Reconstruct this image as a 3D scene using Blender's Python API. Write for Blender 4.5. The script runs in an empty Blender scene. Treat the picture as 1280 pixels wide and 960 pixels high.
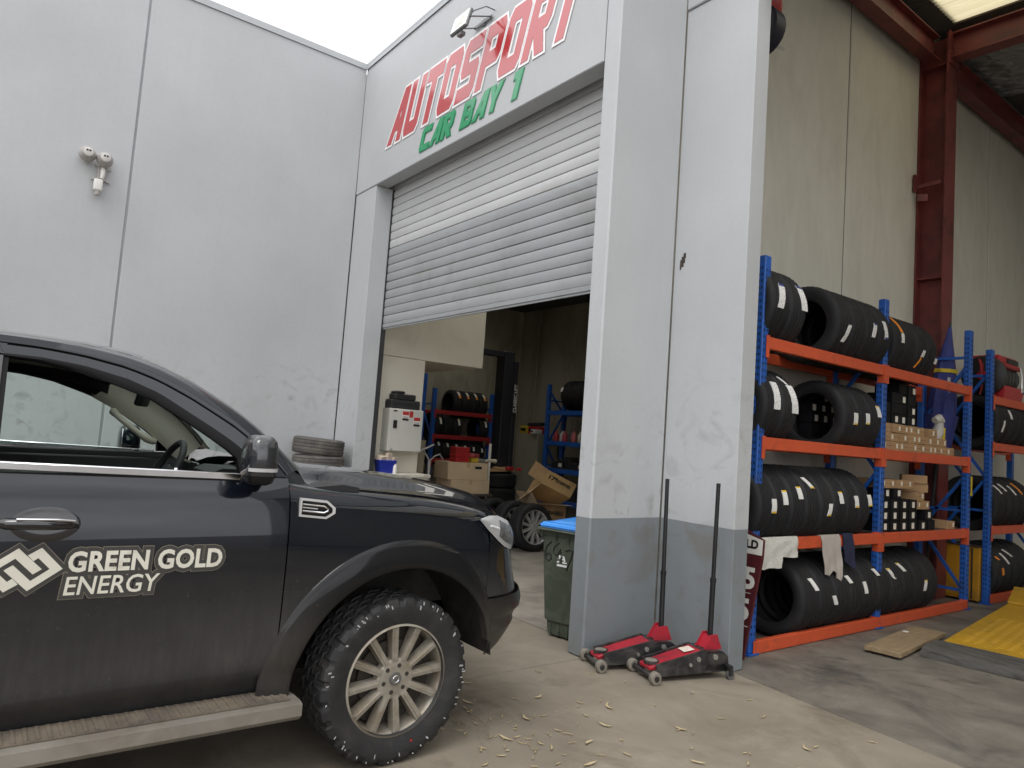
import bpy, bmesh, math, random
from mathutils import Vector, Matrix, Euler
R_ = math.radians
rnd = random.Random(7)
S = bpy.context.scene
C = S.collection

# ------------------------------------------------------------------ camera, sky, sun, exposure
cam = bpy.data.cameras.new('camera'); camo = bpy.data.objects.new('camera', cam); C.objects.link(camo)
cam.sensor_width = 36.0; cam.sensor_fit = 'HORIZONTAL'; cam.lens = 884.0 / 1280.0 * 36.0
cam.clip_start = 0.05; cam.clip_end = 500
_X = Vector((0.604, 0.794, 0.071)); _D = Vector((-0.019, 0.104, -0.994)); _F = Vector((-0.797, 0.599, 0.078))
_F.normalize(); _X = (_X - _F * _X.dot(_F)).normalized(); _U = _X.cross(_F)
camo.matrix_world = Matrix(((_X.x, _U.x, -_F.x, 0), (_X.y, _U.y, -_F.y, 0), (_X.z, _U.z, -_F.z, 1.55), (0, 0, 0, 1)))
S.camera = camo

SUN_EL, SUN_AZ = R_(58), R_(150)          # azimuth measured from +Y towards +X
W = bpy.data.worlds.new('World'); S.world = W; W.use_nodes = True
nt = W.node_tree; nt.nodes.clear()
out = nt.nodes.new('ShaderNodeOutputWorld'); bg = nt.nodes.new('ShaderNodeBackground')
sky = nt.nodes.new('ShaderNodeTexSky'); sky.sky_type = 'NISHITA'; sky.sun_disc = False
sky.sun_elevation = SUN_EL; sky.sun_rotation = SUN_AZ; sky.air_density = 1.0; sky.dust_density = 3.0; sky.ozone_density = 1.0
hs = nt.nodes.new('ShaderNodeHueSaturation'); hs.inputs['Saturation'].default_value = 0.0
tc = nt.nodes.new('ShaderNodeTexCoord'); nz = nt.nodes.new('ShaderNodeTexNoise'); nz.inputs['Scale'].default_value = 3.0; nz.inputs['Detail'].default_value = 6
rp = nt.nodes.new('ShaderNodeMapRange'); rp.inputs[1].default_value = .3; rp.inputs[2].default_value = .7; rp.inputs[3].default_value = 7.5; rp.inputs[4].default_value = 17.5
mx = nt.nodes.new('ShaderNodeMix'); mx.data_type = 'RGBA'; mx.inputs[0].default_value = 0.8
cl = nt.nodes.new('ShaderNodeCombineColor')
bm_ = nt.nodes.new('ShaderNodeMath'); bm_.operation = 'MULTIPLY'; bm_.inputs[1].default_value = 1.03
nt.links.new(tc.outputs['Generated'], nz.inputs['Vector']); nt.links.new(nz.outputs[0], rp.inputs[0])
nt.links.new(rp.outputs[0], cl.inputs[0]); nt.links.new(rp.outputs[0], cl.inputs[1]); nt.links.new(rp.outputs[0], bm_.inputs[0]); nt.links.new(bm_.outputs[0], cl.inputs[2])
nt.links.new(sky.outputs[0], hs.inputs['Color']); nt.links.new(hs.outputs[0], mx.inputs[6]); nt.links.new(cl.outputs[0], mx.inputs[7])
nt.links.new(mx.outputs[2], bg.inputs['Color']); bg.inputs['Strength'].default_value = 0.10
nt.links.new(bg.outputs[0], out.inputs['Surface'])
sl = bpy.data.lights.new('sun', 'SUN'); sl.energy = 0.7; sl.angle = R_(25); sl.color = (1, .97, .92)
so = bpy.data.objects.new('sun', sl); C.objects.link(so)
_sd = Vector((math.sin(SUN_AZ) * math.cos(SUN_EL), math.cos(SUN_AZ) * math.cos(SUN_EL), math.sin(SUN_EL)))
so.rotation_euler = _sd.to_track_quat('Z', 'Y').to_euler(); so.location = (0, -4, 14)
S.view_settings.view_transform = 'Standard'; S.view_settings.look = 'None'; S.view_settings.gamma = 1.0
S.view_settings.use_curve_mapping = False; S.view_settings.exposure = 0.67
S.render.engine = 'CYCLES'; S.cycles.use_denoising = True
S.cycles.max_bounces = 10; S.cycles.diffuse_bounces = 6; S.cycles.glossy_bounces = 4; S.cycles.transparent_max_bounces = 12; S.cycles.transmission_bounces = 4
S.cycles.sample_clamp_indirect = 6

# ------------------------------------------------------------------ materials
MATS = {}
def mat(name, col, rough=.6, metal=0., var=.12, scale=5., bump=0., bscale=60., coat=0., spec=.5, dirt=None, dscale=2., dmin=.45, dmax=.7, ior=None, stretch=None, dz=None, dirt2=None, rand=0.):
    """procedural Principled material; dirt=(r,g,b) mixed in by noise, dz=(z0,z1) limits it to low world heights"""
    if name in MATS: return MATS[name]
    m = bpy.data.materials.new(name); m.use_nodes = True; t = m.node_tree; b = t.nodes['Principled BSDF']
    L = t.links.new; N = t.nodes.new
    b.inputs['Roughness'].default_value = rough; b.inputs['Metallic'].default_value = metal
    b.inputs['Coat Weight'].default_value = coat; b.inputs['Coat Roughness'].default_value = .04; b.inputs['Specular IOR Level'].default_value = spec
    if ior: b.inputs['IOR'].default_value = ior
    g = N('ShaderNodeNewGeometry'); mp = N('ShaderNodeMapping'); L(g.outputs['Position'], mp.inputs['Vector'])
    if name.startswith('loc_'):
        t2 = N('ShaderNodeTexCoord'); L(t2.outputs['Object'], mp.inputs['Vector'])
    if stretch: mp.inputs['Scale'].default_value = stretch
    n1 = N('ShaderNodeTexNoise'); n1.inputs['Scale'].default_value = scale; n1.inputs['Detail'].default_value = 5; n1.inputs['Roughness'].default_value = .6; L(mp.outputs[0], n1.inputs['Vector'])
    r1 = N('ShaderNodeMapRange'); r1.inputs[1].default_value = .25; r1.inputs[2].default_value = .75; r1.inputs[3].default_value = 1 - var; r1.inputs[4].default_value = 1 + var; L(n1.outputs[0], r1.inputs[0])
    mu = N('ShaderNodeMix'); mu.data_type = 'RGBA'; mu.blend_type = 'MULTIPLY'; mu.inputs[0].default_value = 1; mu.inputs[6].default_value = (*col, 1)
    cc = N('ShaderNodeCombineColor'); [L(r1.outputs[0], cc.inputs[i]) for i in range(3)]; L(cc.outputs[0], mu.inputs[7])
    last = mu.outputs[2]
    if dirt:
        n2 = N('ShaderNodeTexNoise'); n2.inputs['Scale'].default_value = dscale; n2.inputs['Detail'].default_value = 8; n2.inputs['Roughness'].default_value = .65; n2.inputs['Distortion'].default_value = .6; L(mp.outputs[0], n2.inputs['Vector'])
        r2 = N('ShaderNodeMapRange'); r2.inputs[1].default_value = dmin; r2.inputs[2].default_value = dmax; L(n2.outputs[0], r2.inputs[0])
        fac = r2.outputs[0]
        if dz:
            sx = N('ShaderNodeSeparateXYZ'); L(g.outputs['Position'], sx.inputs[0])
            r3 = N('ShaderNodeMapRange'); r3.inputs[1].default_value = dz[0]; r3.inputs[2].default_value = dz[1]; r3.inputs[3].default_value = 1; r3.inputs[4].default_value = 0; L(sx.outputs[2], r3.inputs[0])
            mm = N('ShaderNodeMath'); mm.operation = 'MULTIPLY'; L(fac, mm.inputs[0]); L(r3.outputs[0], mm.inputs[1]); fac = mm.outputs[0]
        m2 = N('ShaderNodeMix'); m2.data_type = 'RGBA'; L(fac, m2.inputs[0]); L(last, m2.inputs[6]); m2.inputs[7].default_value = (*dirt, 1); last = m2.outputs[2]
    if dirt2:
        for col2, sc2, a2, b2, dis in dirt2:
            n2 = N('ShaderNodeTexNoise'); n2.inputs['Scale'].default_value = sc2; n2.inputs['Detail'].default_value = 9; n2.inputs['Roughness'].default_value = .7; n2.inputs['Distortion'].default_value = dis; L(mp.outputs[0], n2.inputs['Vector'])
            r2 = N('ShaderNodeMapRange'); r2.inputs[1].default_value = a2; r2.inputs[2].default_value = b2; L(n2.outputs[0], r2.inputs[0])
            m2 = N('ShaderNodeMix'); m2.data_type = 'RGBA'; L(r2.outputs[0], m2.inputs[0]); L(last, m2.inputs[6]); m2.inputs[7].default_value = (*col2, 1); last = m2.outputs[2]
    if rand:
        oi = N('ShaderNodeObjectInfo'); r4 = N('ShaderNodeMapRange'); r4.inputs[3].default_value = 1 - rand; r4.inputs[4].default_value = 1 + rand; L(oi.outputs['Random'], r4.inputs[0])
        c4 = N('ShaderNodeCombineColor'); [L(r4.outputs[0], c4.inputs[i]) for i in range(3)]; m4 = N('ShaderNodeMix'); m4.data_type = 'RGBA'; m4.blend_type = 'MULTIPLY'; m4.inputs[0].default_value = 1; L(last, m4.inputs[6]); L(c4.outputs[0], m4.inputs[7]); last = m4.outputs[2]
    L(last, b.inputs['Base Color'])
    rr = N('ShaderNodeMapRange'); rr.inputs[3].default_value = max(0.02, rough - .08); rr.inputs[4].default_value = min(1, rough + .08); L(n1.outputs[0], rr.inputs[0]); L(rr.outputs[0], b.inputs['Roughness'])
    if bump:
        n3 = N('ShaderNodeTexNoise'); n3.inputs['Scale'].default_value = bscale; n3.inputs['Detail'].default_value = 4; L(mp.outputs[0], n3.inputs['Vector'])
        bp = N('ShaderNodeBump'); bp.inputs['Strength'].default_value = bump; bp.inputs['Distance'].default_value = .01; L(n3.outputs[0], bp.inputs['Height']); L(bp.outputs[0], b.inputs['Normal'])
    MATS[name] = m; return m

def glass_mat(name, tint, refl=.12, rough=.02):
    if name in MATS: return MATS[name]
    m = bpy.data.materials.new(name); m.use_nodes = True; t = m.node_tree; t.nodes.clear(); N = t.nodes.new; L = t.links.new
    o = N('ShaderNodeOutputMaterial'); mi = N('ShaderNodeMixShader'); tr = N('ShaderNodeBsdfTransparent'); gl = N('ShaderNodeBsdfGlossy'); lw = N('ShaderNodeLayerWeight'); lw.inputs[0].default_value = .5; pw_ = N('ShaderNodeMath'); pw_.operation = 'POWER'; pw_.inputs[1].default_value = 4; L(lw.outputs['Facing'], pw_.inputs[0]); fr = N('ShaderNodeMapRange'); L(pw_.outputs[0], fr.inputs[0]); fr.inputs[3].default_value = .05; fr.inputs[4].default_value = .4
    tr.inputs[0].default_value = (*tint, 1); gl.inputs['Roughness'].default_value = rough
    L(fr.outputs[0], mi.inputs[0]); L(tr.outputs[0], mi.inputs[1]); L(gl.outputs[0], mi.inputs[2]); L(mi.outputs[0], o.inputs[0])
    MATS[name] = m; return m

def paint_wall(name, col, band=None, bandz=1.012, scuff=.5):
    """painted precast concrete: faint mottling, vertical run marks, hand-height scuffs, optional darker dado band"""
    m = bpy.data.materials.new(name); m.use_nodes = True; t = m.node_tree; b = t.nodes['Principled BSDF']; N = t.nodes.new; L = t.links.new
    b.inputs['Roughness'].default_value = .55
    g = N('ShaderNodeNewGeometry'); sx = N('ShaderNodeSeparateXYZ'); L(g.outputs['Position'], sx.inputs[0])
    def noise(sc, det, st=None, dist=0):
        mp = N('ShaderNodeMapping'); L(g.outputs['Position'], mp.inputs[0])
        if st: mp.inputs['Scale'].default_value = st
        n = N('ShaderNodeTexNoise'); n.inputs['Scale'].default_value = sc; n.inputs['Detail'].default_value = det; n.inputs['Distortion'].default_value = dist; L(mp.outputs[0], n.inputs[0]); return n.outputs[0]
    def rng(s, a, b_, c, d):
        r = N('ShaderNodeMapRange'); r.inputs[1].default_value = a; r.inputs[2].default_value = b_; r.inputs[3].default_value = c; r.inputs[4].default_value = d; L(s, r.inputs[0]); return r.outputs[0]
    def mul(a, b_):
        x = N('ShaderNodeMath'); x.operation = 'MULTIPLY'; L(a, x.inputs[0]); L(b_, x.inputs[1]); return x.outputs[0]
    if band:
        wob = rng(noise(3, 2), 0, 1, bandz - .004, bandz + .004)
        gt = N('ShaderNodeMath'); gt.operation = 'GREATER_THAN'; L(sx.outputs[2], gt.inputs[0]); L(wob, gt.inputs[1])
        cm = N('ShaderNodeMix'); cm.data_type = 'RGBA'; L(gt.outputs[0], cm.inputs[0]); cm.inputs[6].default_value = (*band, 1); cm.inputs[7].default_value = (*col, 1); base = cm.outputs[2]
    else:
        cm = N('ShaderNodeRGB'); cm.outputs[0].default_value = (*col, 1); base = cm.outputs[0]
    v = mul(rng(noise(.9, 5), .3, .7, .93, 1.05), rng(noise(14, 4, (1, 1, .06)), .3, .75, .988, 1.006))
    v = mul(v, rng(noise(30, 3), .3, .7, .98, 1.02))
    cc = N('ShaderNodeCombineColor'); [L(v, cc.inputs[i]) for i in range(3)]
    mu = N('ShaderNodeMix'); mu.data_type = 'RGBA'; mu.blend_type = 'MULTIPLY'; mu.inputs[0].default_value = 1; L(base, mu.inputs[6]); L(cc.outputs[0], mu.inputs[7])
    # scuffs: swirly dark marks below about 2.3 m
    sc = mul(rng(noise(3.2, 10, None, 2.2), .53, .70, 0, 1), rng(sx.outputs[2], .9, 2.5, 1, 0)); sc2 = mul(sc, rng(noise(1.3, 2), .36, .58, 0, scuff))
    low = mul(rng(noise(7, 6, None, .8), .45, .75, 0, .6), rng(sx.outputs[2], .0, .30, 1, 0))
    ad = N('ShaderNodeMath'); ad.operation = 'MAXIMUM'; L(sc2, ad.inputs[0]); L(low, ad.inputs[1])
    m2 = N('ShaderNodeMix'); m2.data_type = 'RGBA'; L(ad.outputs[0], m2.inputs[0]); L(mu.outputs[2], m2.inputs[6]); m2.inputs[7].default_value = (.16, .145, .125, 1)
    L(m2.outputs[2], b.inputs['Base Color'])
    bp = N('ShaderNodeBump'); bp.inputs['Strength'].default_value = .12; bp.inputs['Distance'].default_value = .004; L(noise(90, 3), bp.inputs['Height']); L(bp.outputs[0], b.inputs['Normal'])
    MATS[name] = m; return m

# ------------------------------------------------------------------ mesh helpers
class MB:
    def __init__(s, off=(0, 0, 0)): s.bm = bmesh.new(); s.off = Vector(off)
    def v(s, p): return s.bm.verts.new(Vector(p) - s.off)
    def face(s, vs, m=0):
        try:
            f = s.bm.faces.new(vs); f.material_index = m; return f
        except ValueError: return None
    def hexa(s, P, m=0):
        V = [s.v(p) for p in P]
        return [s.face([V[i] for i in q], m) for q in ((3, 2, 1, 0), (4, 5, 6, 7), (0, 1, 5, 4), (1, 2, 6, 5), (2, 3, 7, 6), (3, 0, 4, 7))]
    def box(s, c, d, rot=None, m=0, bev=0, seg=1):
        x, y, z = d[0] / 2, d[1] / 2, d[2] / 2
        M = (rot if isinstance(rot, Matrix) else Euler(rot).to_matrix()) if rot else Matrix.Identity(3)
        c = Vector(c)
        F = s.hexa([c + M @ Vector(p) for p in ((-x, -y, -z), (x, -y, -z), (x, y, -z), (-x, y, -z), (-x, -y, z), (x, -y, z), (x, y, z), (-x, y, z))], m)
        if bev:
            es = list({e for f in F for e in f.edges}); bmesh.ops.bevel(s.bm, geom=es, offset=bev, segments=seg, affect='EDGES', profile=.5, material=-1)
    def bb(s, a, b, m=0, bev=0, seg=1):
        s.box([(a[i] + b[i]) / 2 for i in range(3)], [abs(a[i] - b[i]) for i in range(3)], None, m, bev, seg)
    def bar(s, p0, p1, w, h, m=0, up=(0, 0, 1), bev=0):
        p0, p1 = Vector(p0), Vector(p1); d = p1 - p0; z = d.normalized(); u = Vector(up)
        if abs(z.dot(u)) > .98: u = Vector((1, 0, 0))
        x = u.cross(z).normalized(); y = z.cross(x)
        s.box((p0 + p1) / 2, (w, h, d.length), Matrix((x, y, z)).transposed(), m, bev)
    def frame(s, d):
        z = Vector(d).normalized(); u = Vector((0, 0, 1)) if abs(z.z) < .95 else Vector((1, 0, 0)); x = u.cross(z).normalized(); return x, z.cross(x), z
    def cyl(s, p0, p1, r, r2=None, n=16, m=0, caps=True):
        p0, p1 = Vector(p0), Vector(p1); x, y, _ = s.frame(p1 - p0); r2 = r if r2 is None else r2
        a = [s.v(p0 + (x * math.cos(2 * math.pi * i / n) + y * math.sin(2 * math.pi * i / n)) * r) for i in range(n)]
        b = [s.v(p1 + (x * math.cos(2 * math.pi * i / n) + y * math.sin(2 * math.pi * i / n)) * r2) for i in range(n)]
        for i in range(n): s.face((a[i], a[(i + 1) % n], b[(i + 1) % n], b[i]), m)
        if caps: s.face(a[::-1], m); s.face(b, m)
    def tube(s, pts, r, n=8, m=0, closed=False):
        pts = [Vector(p) for p in pts]; k = len(pts); rings = []; prev = None
        for i, p in enumerate(pts):
            d = (pts[(i + 1) % k] - pts[i - 1]) if closed or 0 < i < k - 1 else (pts[1] - pts[0] if i == 0 else pts[-1] - pts[-2])
            x, y, z = s.frame(d)
            if prev is not None:
                x = (prev - z * prev.dot(z)).normalized(); y = z.cross(x)
            prev = x; rr = r[i] if isinstance(r, (list, tuple)) else r
            rings.append([s.v(p + (x * math.cos(2 * math.pi * j / n) + y * math.sin(2 * math.pi * j / n)) * rr) for j in range(n)])
        for i in range(k if closed else k - 1):
            a, b = rings[i], rings[(i + 1) % k]
            for j in range(n): s.face((a[j], a[(j + 1) % n], b[(j + 1) % n], b[j]), m)
        if not closed: s.face(rings[0][::-1], m); s.face(rings[-1], m)
    def lathe(s, prof, n=32, c=(0, 0, 0), ax='Z', m=0, closed=False, fn=None):
        """prof: list of (radius, height along axis)"""
        c = Vector(c); rings = []
        for j, (r, h) in enumerate(prof):
            ring = []
            for i in range(n):
                a = 2 * math.pi * i / n; rr = fn(i, j, r) if fn else r
                u, w = rr * math.cos(a), rr * math.sin(a)
                ring.append(s.v(c + (Vector((u, w, h)) if ax == 'Z' else Vector((w, h, u)) if ax == 'Y' else Vector((h, u, w)))))
            rings.append(ring)
        k = len(prof)
        for j in range(k if closed else k - 1):
            a, b = rings[j], rings[(j + 1) % k]; mm = m[j] if isinstance(m, (list, tuple)) else m
            for i in range(n): s.face((a[i], a[(i + 1) % n], b[(i + 1) % n], b[i]), mm)
        return rings
    def disc(s, c, r, ax='Z', n=20, m=0, ry=None):
        c = Vector(c); vs = []
        for i in range(n):
            a = 2 * math.pi * i / n; u, w = r * math.cos(a), (ry or r) * math.sin(a)
            vs.append(s.v(c + (Vector((u, w, 0)) if ax == 'Z' else Vector((w, 0, u)) if ax == 'Y' else Vector((0, u, w)))))
        s.face(vs, m)
    def prism(s, poly, a0, a1, ax='X', m=0, cap=True):
        """poly in the other two axes (in xyz order), extruded from a0 to a1 along ax"""
        def P(q, a): return (a, q[0], q[1]) if ax == 'X' else (q[0], a, q[1]) if ax == 'Y' else (q[0], q[1], a)
        A = [s.v(P(q, a0)) for q in poly]; B = [s.v(P(q, a1)) for q in poly]; n = len(poly)
        for i in range(n): s.face((A[i], A[(i + 1) % n], B[(i + 1) % n], B[i]), m)
        if cap: s.face(A[::-1], m); s.face(B, m)
    def grid(s, G, m=0, skip=None, closed=False):
        V = [[s.v(p) for p in row] for row in G]
        for i in range(len(V) - 1):
            for j in range(len(V[0]) - (0 if closed else 1)):
                if skip and skip(i, j): continue
                jj = (j + 1) % len(V[0])
                s.face((V[i][j], V[i][jj], V[i + 1][jj], V[i + 1][j]), m)
    def solid(s, t):
        bmesh.ops.recalc_face_normals(s.bm, faces=s.bm.faces)
        bmesh.ops.solidify(s.bm, geom=list(s.bm.faces), thickness=t)
    def mesh(s, name, mats, smooth=35, fix=True):
        if fix: bmesh.ops.recalc_face_normals(s.bm, faces=s.bm.faces)
        me = bpy.data.meshes.new(name); s.bm.to_mesh(me); s.bm.free()
        for m in (mats if isinstance(mats, (list, tuple)) else [mats]): me.materials.append(m)
        if smooth:
            me.polygons.foreach_set('use_smooth', [True] * len(me.polygons)); me.set_sharp_from_angle(angle=R_(smooth))
        return me
    def build(s, name, mats, parent=None, smooth=35, fix=True, label=None):
        return link(name, s.mesh(name, mats, smooth, fix), parent, label)

def link(name, me, parent=None, label=None, loc=None, rot=None):
    o = bpy.data.objects.new(name, me); C.objects.link(o)
    if parent: o.parent = parent
    if label: o['label'] = label
    if loc is not None: o.location = loc
    if rot is not None: o.rotation_euler = rot
    return o
def tag(o, label=None, cat=None, group=None, kind=None):
    if label: o['label'] = label
    if cat: o['category'] = cat
    if group: o['group'] = group
    if kind: o['kind'] = kind
    return o
def thing(name, label, cat, loc=(0, 0, 0), rz=0, group=None, rot=None):
    o = bpy.data.objects.new(name, None); C.objects.link(o); o.location = loc; o.rotation_euler = rot if rot else (0, 0, rz); o.empty_display_size = .1
    return tag(o, label, cat, group)
def copy_tree(o, parent=None, loc=None, rot=None, label=None, group=None):
    c = o.copy(); C.objects.link(c)
    if parent is not None: c.parent = parent
    for ch in list(o.children): copy_tree(ch, c)
    if loc is not None: c.location = loc
    if rot is not None: c.rotation_euler = rot
    if label: c['label'] = label
    if group: c['group'] = group
    return c
def lerp_tab(tab, x):
    if x <= tab[0][0]: return tab[0][1]
    for (a, b), (c, d) in zip(tab, tab[1:]):
        if x <= c: return b + (d - b) * (x - a) / (c - a)
    return tab[-1][1]
def smooth_tab(tab, x):
    """monotone-ish cubic through a table"""
    n = len(tab)
    if x <= tab[0][0]: return tab[0][1]
    if x >= tab[-1][0]: return tab[-1][1]
    i = next(k for k in range(n - 1) if x <= tab[k + 1][0])
    def sl(k):
        if k == 0 or k == n - 1:
            a = max(0, k - 1); return (tab[a + 1][1] - tab[a][1]) / (tab[a + 1][0] - tab[a][0])
        return (tab[k + 1][1] - tab[k - 1][1]) / (tab[k + 1][0] - tab[k - 1][0])
    x0, y0 = tab[i]; x1, y1 = tab[i + 1]; h = x1 - x0; t = (x - x0) / h
    return (2 * t**3 - 3 * t**2 + 1) * y0 + (t**3 - 2 * t**2 + t) * h * sl(i) + (-2 * t**3 + 3 * t**2) * y1 + (t**3 - t**2) * h * sl(i + 1)
def resample(pts, n):
    P = [Vector(p) for p in pts]; d = [0]
    for a, b in zip(P, P[1:]): d.append(d[-1] + (b - a).length)
    res = []
    for i in range(n):
        t = d[-1] * i / (n - 1); k = 0
        while k < len(d) - 2 and t > d[k + 1]: k += 1
        f = (t - d[k]) / max(1e-9, d[k + 1] - d[k]); res.append(P[k].lerp(P[k + 1], f))
    return res
ORD = ['first', 'second', 'third', 'fourth', 'fifth', 'sixth', 'seventh', 'eighth', 'ninth', 'tenth', 'eleventh', 'twelfth', 'thirteenth', 'fourteenth', 'fifteenth']

GL = {  # block capitals, unit box: outer contour then holes
 'A': [[(0, 0), (.60, 1), (1, 1), (1, 0), (.70, 0), (.70, .22), (.42, .22), (.32, 0)], [(.53, .42), (.70, .42), (.70, .76)]],
 'U': [[(0, 1), (0, .12), (.12, 0), (.88, 0), (1, .12), (1, 1), (.7, 1), (.7, .22), (.3, .22), (.3, 1)]],
 'T': [[(-.02, 1), (-.02, .78), (.33, .78), (.33, 0), (.65, 0), (.65, .78), (1.02, .78), (1.02, 1)]],
 'O': [[(0, .12), (.12, 0), (.88, 0), (1, .12), (1, .88), (.88, 1), (.12, 1), (0, .88)], [(.3, .22), (.7, .22), (.7, .78), (.3, .78)]],
 'S': [[(0, 0), (.88, 0), (1, .12), (1, .5), (.9, .6), (.3, .6), (.3, .78), (1, .78), (1, 1), (.12, 1), (0, .88), (0, .5), (.1, .40), (.7, .40), (.7, .22), (0, .22)]],
 'P': [[(0, 0), (.3, 0), (.3, .34), (.88, .34), (1, .46), (1, .88), (.88, 1), (0, 1)], [(.3, .55), (.7, .55), (.7, .79), (.3, .79)]],
 'R': [[(0, 0), (.3, 0), (.3, .37), (.64, 0), (1, 0), (.72, .35), (.9, .36), (1, .48), (1, .88), (.88, 1), (0, 1)], [(.3, .55), (.7, .55), (.7, .79), (.3, .79)]],
 'C': [[(0, .12), (.12, 0), (1, 0), (1, .22), (.3, .22), (.3, .78), (1, .78), (1, 1), (.12, 1), (0, .88)]],
 'B': [[(0, 0), (.88, 0), (1, .12), (1, .42), (.92, .5), (1, .58), (1, .88), (.88, 1), (0, 1)], [(.3, .2), (.7, .2), (.7, .4), (.3, .4)], [(.3, .6), (.7, .6), (.7, .8), (.3, .8)]],
 'Y': [[(0, 1), (.35, .4), (.35, 0), (.65, 0), (.65, .4), (1, 1), (.68, 1), (.5, .64), (.32, 1)]],
 '1': [[(.0, .76), (.0, 1), (.75, 1), (.75, 0), (.30, 0), (.30, .76)]]}
def glyph_mesh(name, conts, mats, depth=.004, offset=0., to=None):
    cu = bpy.data.curves.new(name, 'CURVE'); cu.dimensions = '2D'; cu.fill_mode = 'BOTH'; cu.extrude = depth / 2; cu.offset = offset
    for c in conts:
        sp = cu.splines.new('POLY'); sp.points.add(len(c) - 1); sp.use_cyclic_u = True
        for p, q in zip(sp.points, c): p.co = (q[0], q[1], 0, 1)
    return curve_mesh(name, cu, mats, to)
def curve_mesh(name, cu, mats, to=None):
    o = bpy.data.objects.new('tmp', cu); C.objects.link(o); dg = bpy.context.evaluated_depsgraph_get(); dg.update()
    me = bpy.data.meshes.new_from_object(o.evaluated_get(dg)); bpy.data.objects.remove(o); bpy.data.curves.remove(cu)
    me.name = name; me.materials.clear()
    for m in (mats if isinstance(mats, (list, tuple)) else [mats]): me.materials.append(m)
    if to: me.transform(to)
    return me
def text_mesh(name, body, size, mats, depth=.001, bold=0., shear=0., spacing=1., align='LEFT', to=None):
    cu = bpy.data.curves.new(name, 'FONT'); cu.body = body; cu.size = size; cu.extrude = depth / 2; cu.offset = bold; cu.shear = shear
    cu.space_character = spacing; cu.align_x = align; cu.resolution_u = 3
    return curve_mesh(name, cu, mats, to)
def axes(o, x, y):
    """matrix taking text coordinates (x right, y up) to the plane through o"""
    x, y = Vector(x).normalized(), Vector(y).normalized(); z = x.cross(y)
    return Matrix(((x.x, y.x, z.x, o[0]), (x.y, y.y, z.y, o[1]), (x.z, y.z, z.z, o[2]), (0, 0, 0, 1)))

# ------------------------------------------------------------------ ground and floors
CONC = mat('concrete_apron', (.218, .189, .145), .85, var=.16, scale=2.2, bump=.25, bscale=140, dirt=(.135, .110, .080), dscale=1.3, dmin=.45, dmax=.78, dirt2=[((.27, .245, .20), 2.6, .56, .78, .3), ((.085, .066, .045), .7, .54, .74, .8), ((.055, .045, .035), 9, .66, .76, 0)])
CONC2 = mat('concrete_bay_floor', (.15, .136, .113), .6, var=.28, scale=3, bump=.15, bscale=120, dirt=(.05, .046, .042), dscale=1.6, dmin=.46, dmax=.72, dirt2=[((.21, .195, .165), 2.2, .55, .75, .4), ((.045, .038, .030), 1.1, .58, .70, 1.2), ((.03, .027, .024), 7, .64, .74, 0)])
SOIL = mat('ground_asphalt', (.16, .15, .14), .9, var=.2, scale=3, bump=.2)
g = MB(); g.grid([[(-70, -70, -.02), (70, -70, -.02)], [(-70, 70, -.02), (70, 70, -.02)]]); ground = g.build('ground', SOIL, None, 0); ground['kind'] = 'structure'
def slab(poly, m, name='concrete_slab'):
    b = MB(); b.prism(poly, -.16, 0, 'Z')
    es = [e for e in b.bm.edges if all(v.co.z > -.01 for v in e.verts)]; bmesh.ops.bevel(b.bm, geom=es, offset=.006, segments=1, affect='EDGES')
    return b.build(name, m, ground, 20)
slab([(-8.62, -9), (-3.848, -9), (-3.848, 3.93), (-8.62, 3.93)], CONC)
slab([(-3.836, -9), (7, -9), (7, 3.45), (-1.3, 4.30), (-3.12, 4.52), (-3.836, 4.46)], CONC)
fl = MB(); fl.prism([(-13, 3.94), (-3.9, 3.94), (-3.9, 10), (-13, 10)], -.16, 0, 'Z'); f1 = fl.build('bay_floor', mat('concrete_bay1_floor', (.25, .225, .19), .7, var=.2, scale=3, dirt=(.1, .09, .08), dscale=2), None, 0); f1['kind'] = 'structure'
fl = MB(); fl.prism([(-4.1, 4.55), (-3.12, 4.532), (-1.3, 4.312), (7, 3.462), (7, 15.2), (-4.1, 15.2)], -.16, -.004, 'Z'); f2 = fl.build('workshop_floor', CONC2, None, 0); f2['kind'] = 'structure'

# ------------------------------------------------------------------ yard wall (left)
WALL = paint_wall('paint_light_grey', (.445, .457, .466), None, scuff=.85)
WALLB = paint_wall('paint_light_grey_dado', (.452, .467, .477), (.20, .222, .234), scuff=.55)
TRIM = mat('flashing', (.42, .44, .45), .5, var=.05)
SEAL = mat('joint_sealant', (.30, .31, .32), .8)
yw = thing('yard_wall', 'tall light grey precast concrete wall behind the pickup', 'wall', (-8.7, 0, 0))
def wbox(name, a, b, m, par, bev=.006, label=None):
    q = MB(par.matrix_world.translation if False else par.location); q.bb(a, b, 0, bev); return q.build(name, m, par, 20, label=label)
ys = [-15.2, -9.8, -4.35, 1.085, 3.689]
for i, (a, b) in enumerate(zip(ys, ys[1:])):
    q = MB(yw.location); q.bb((-8.80, a + .011, -.1), (-8.62, b - (.011 if i < 3 else 0), 6.36), 0, .006); q.build('wall_panel', WALL, yw, 20)
    if i: q = MB(yw.location); q.bb((-8.76, a - .011, 0), (-8.632, a + .011, 6.35)); q.build('joint_sealant', SEAL, yw, 0)
q = MB(yw.location); q.bb((-8.82, -15.2, 6.362), (-8.604, 3.667, 6.395)); q.bb((-8.612, -15.2, 6.315), (-8.604, 3.667, 6.362)); q.build('capping', TRIM, yw, 0)

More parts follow.
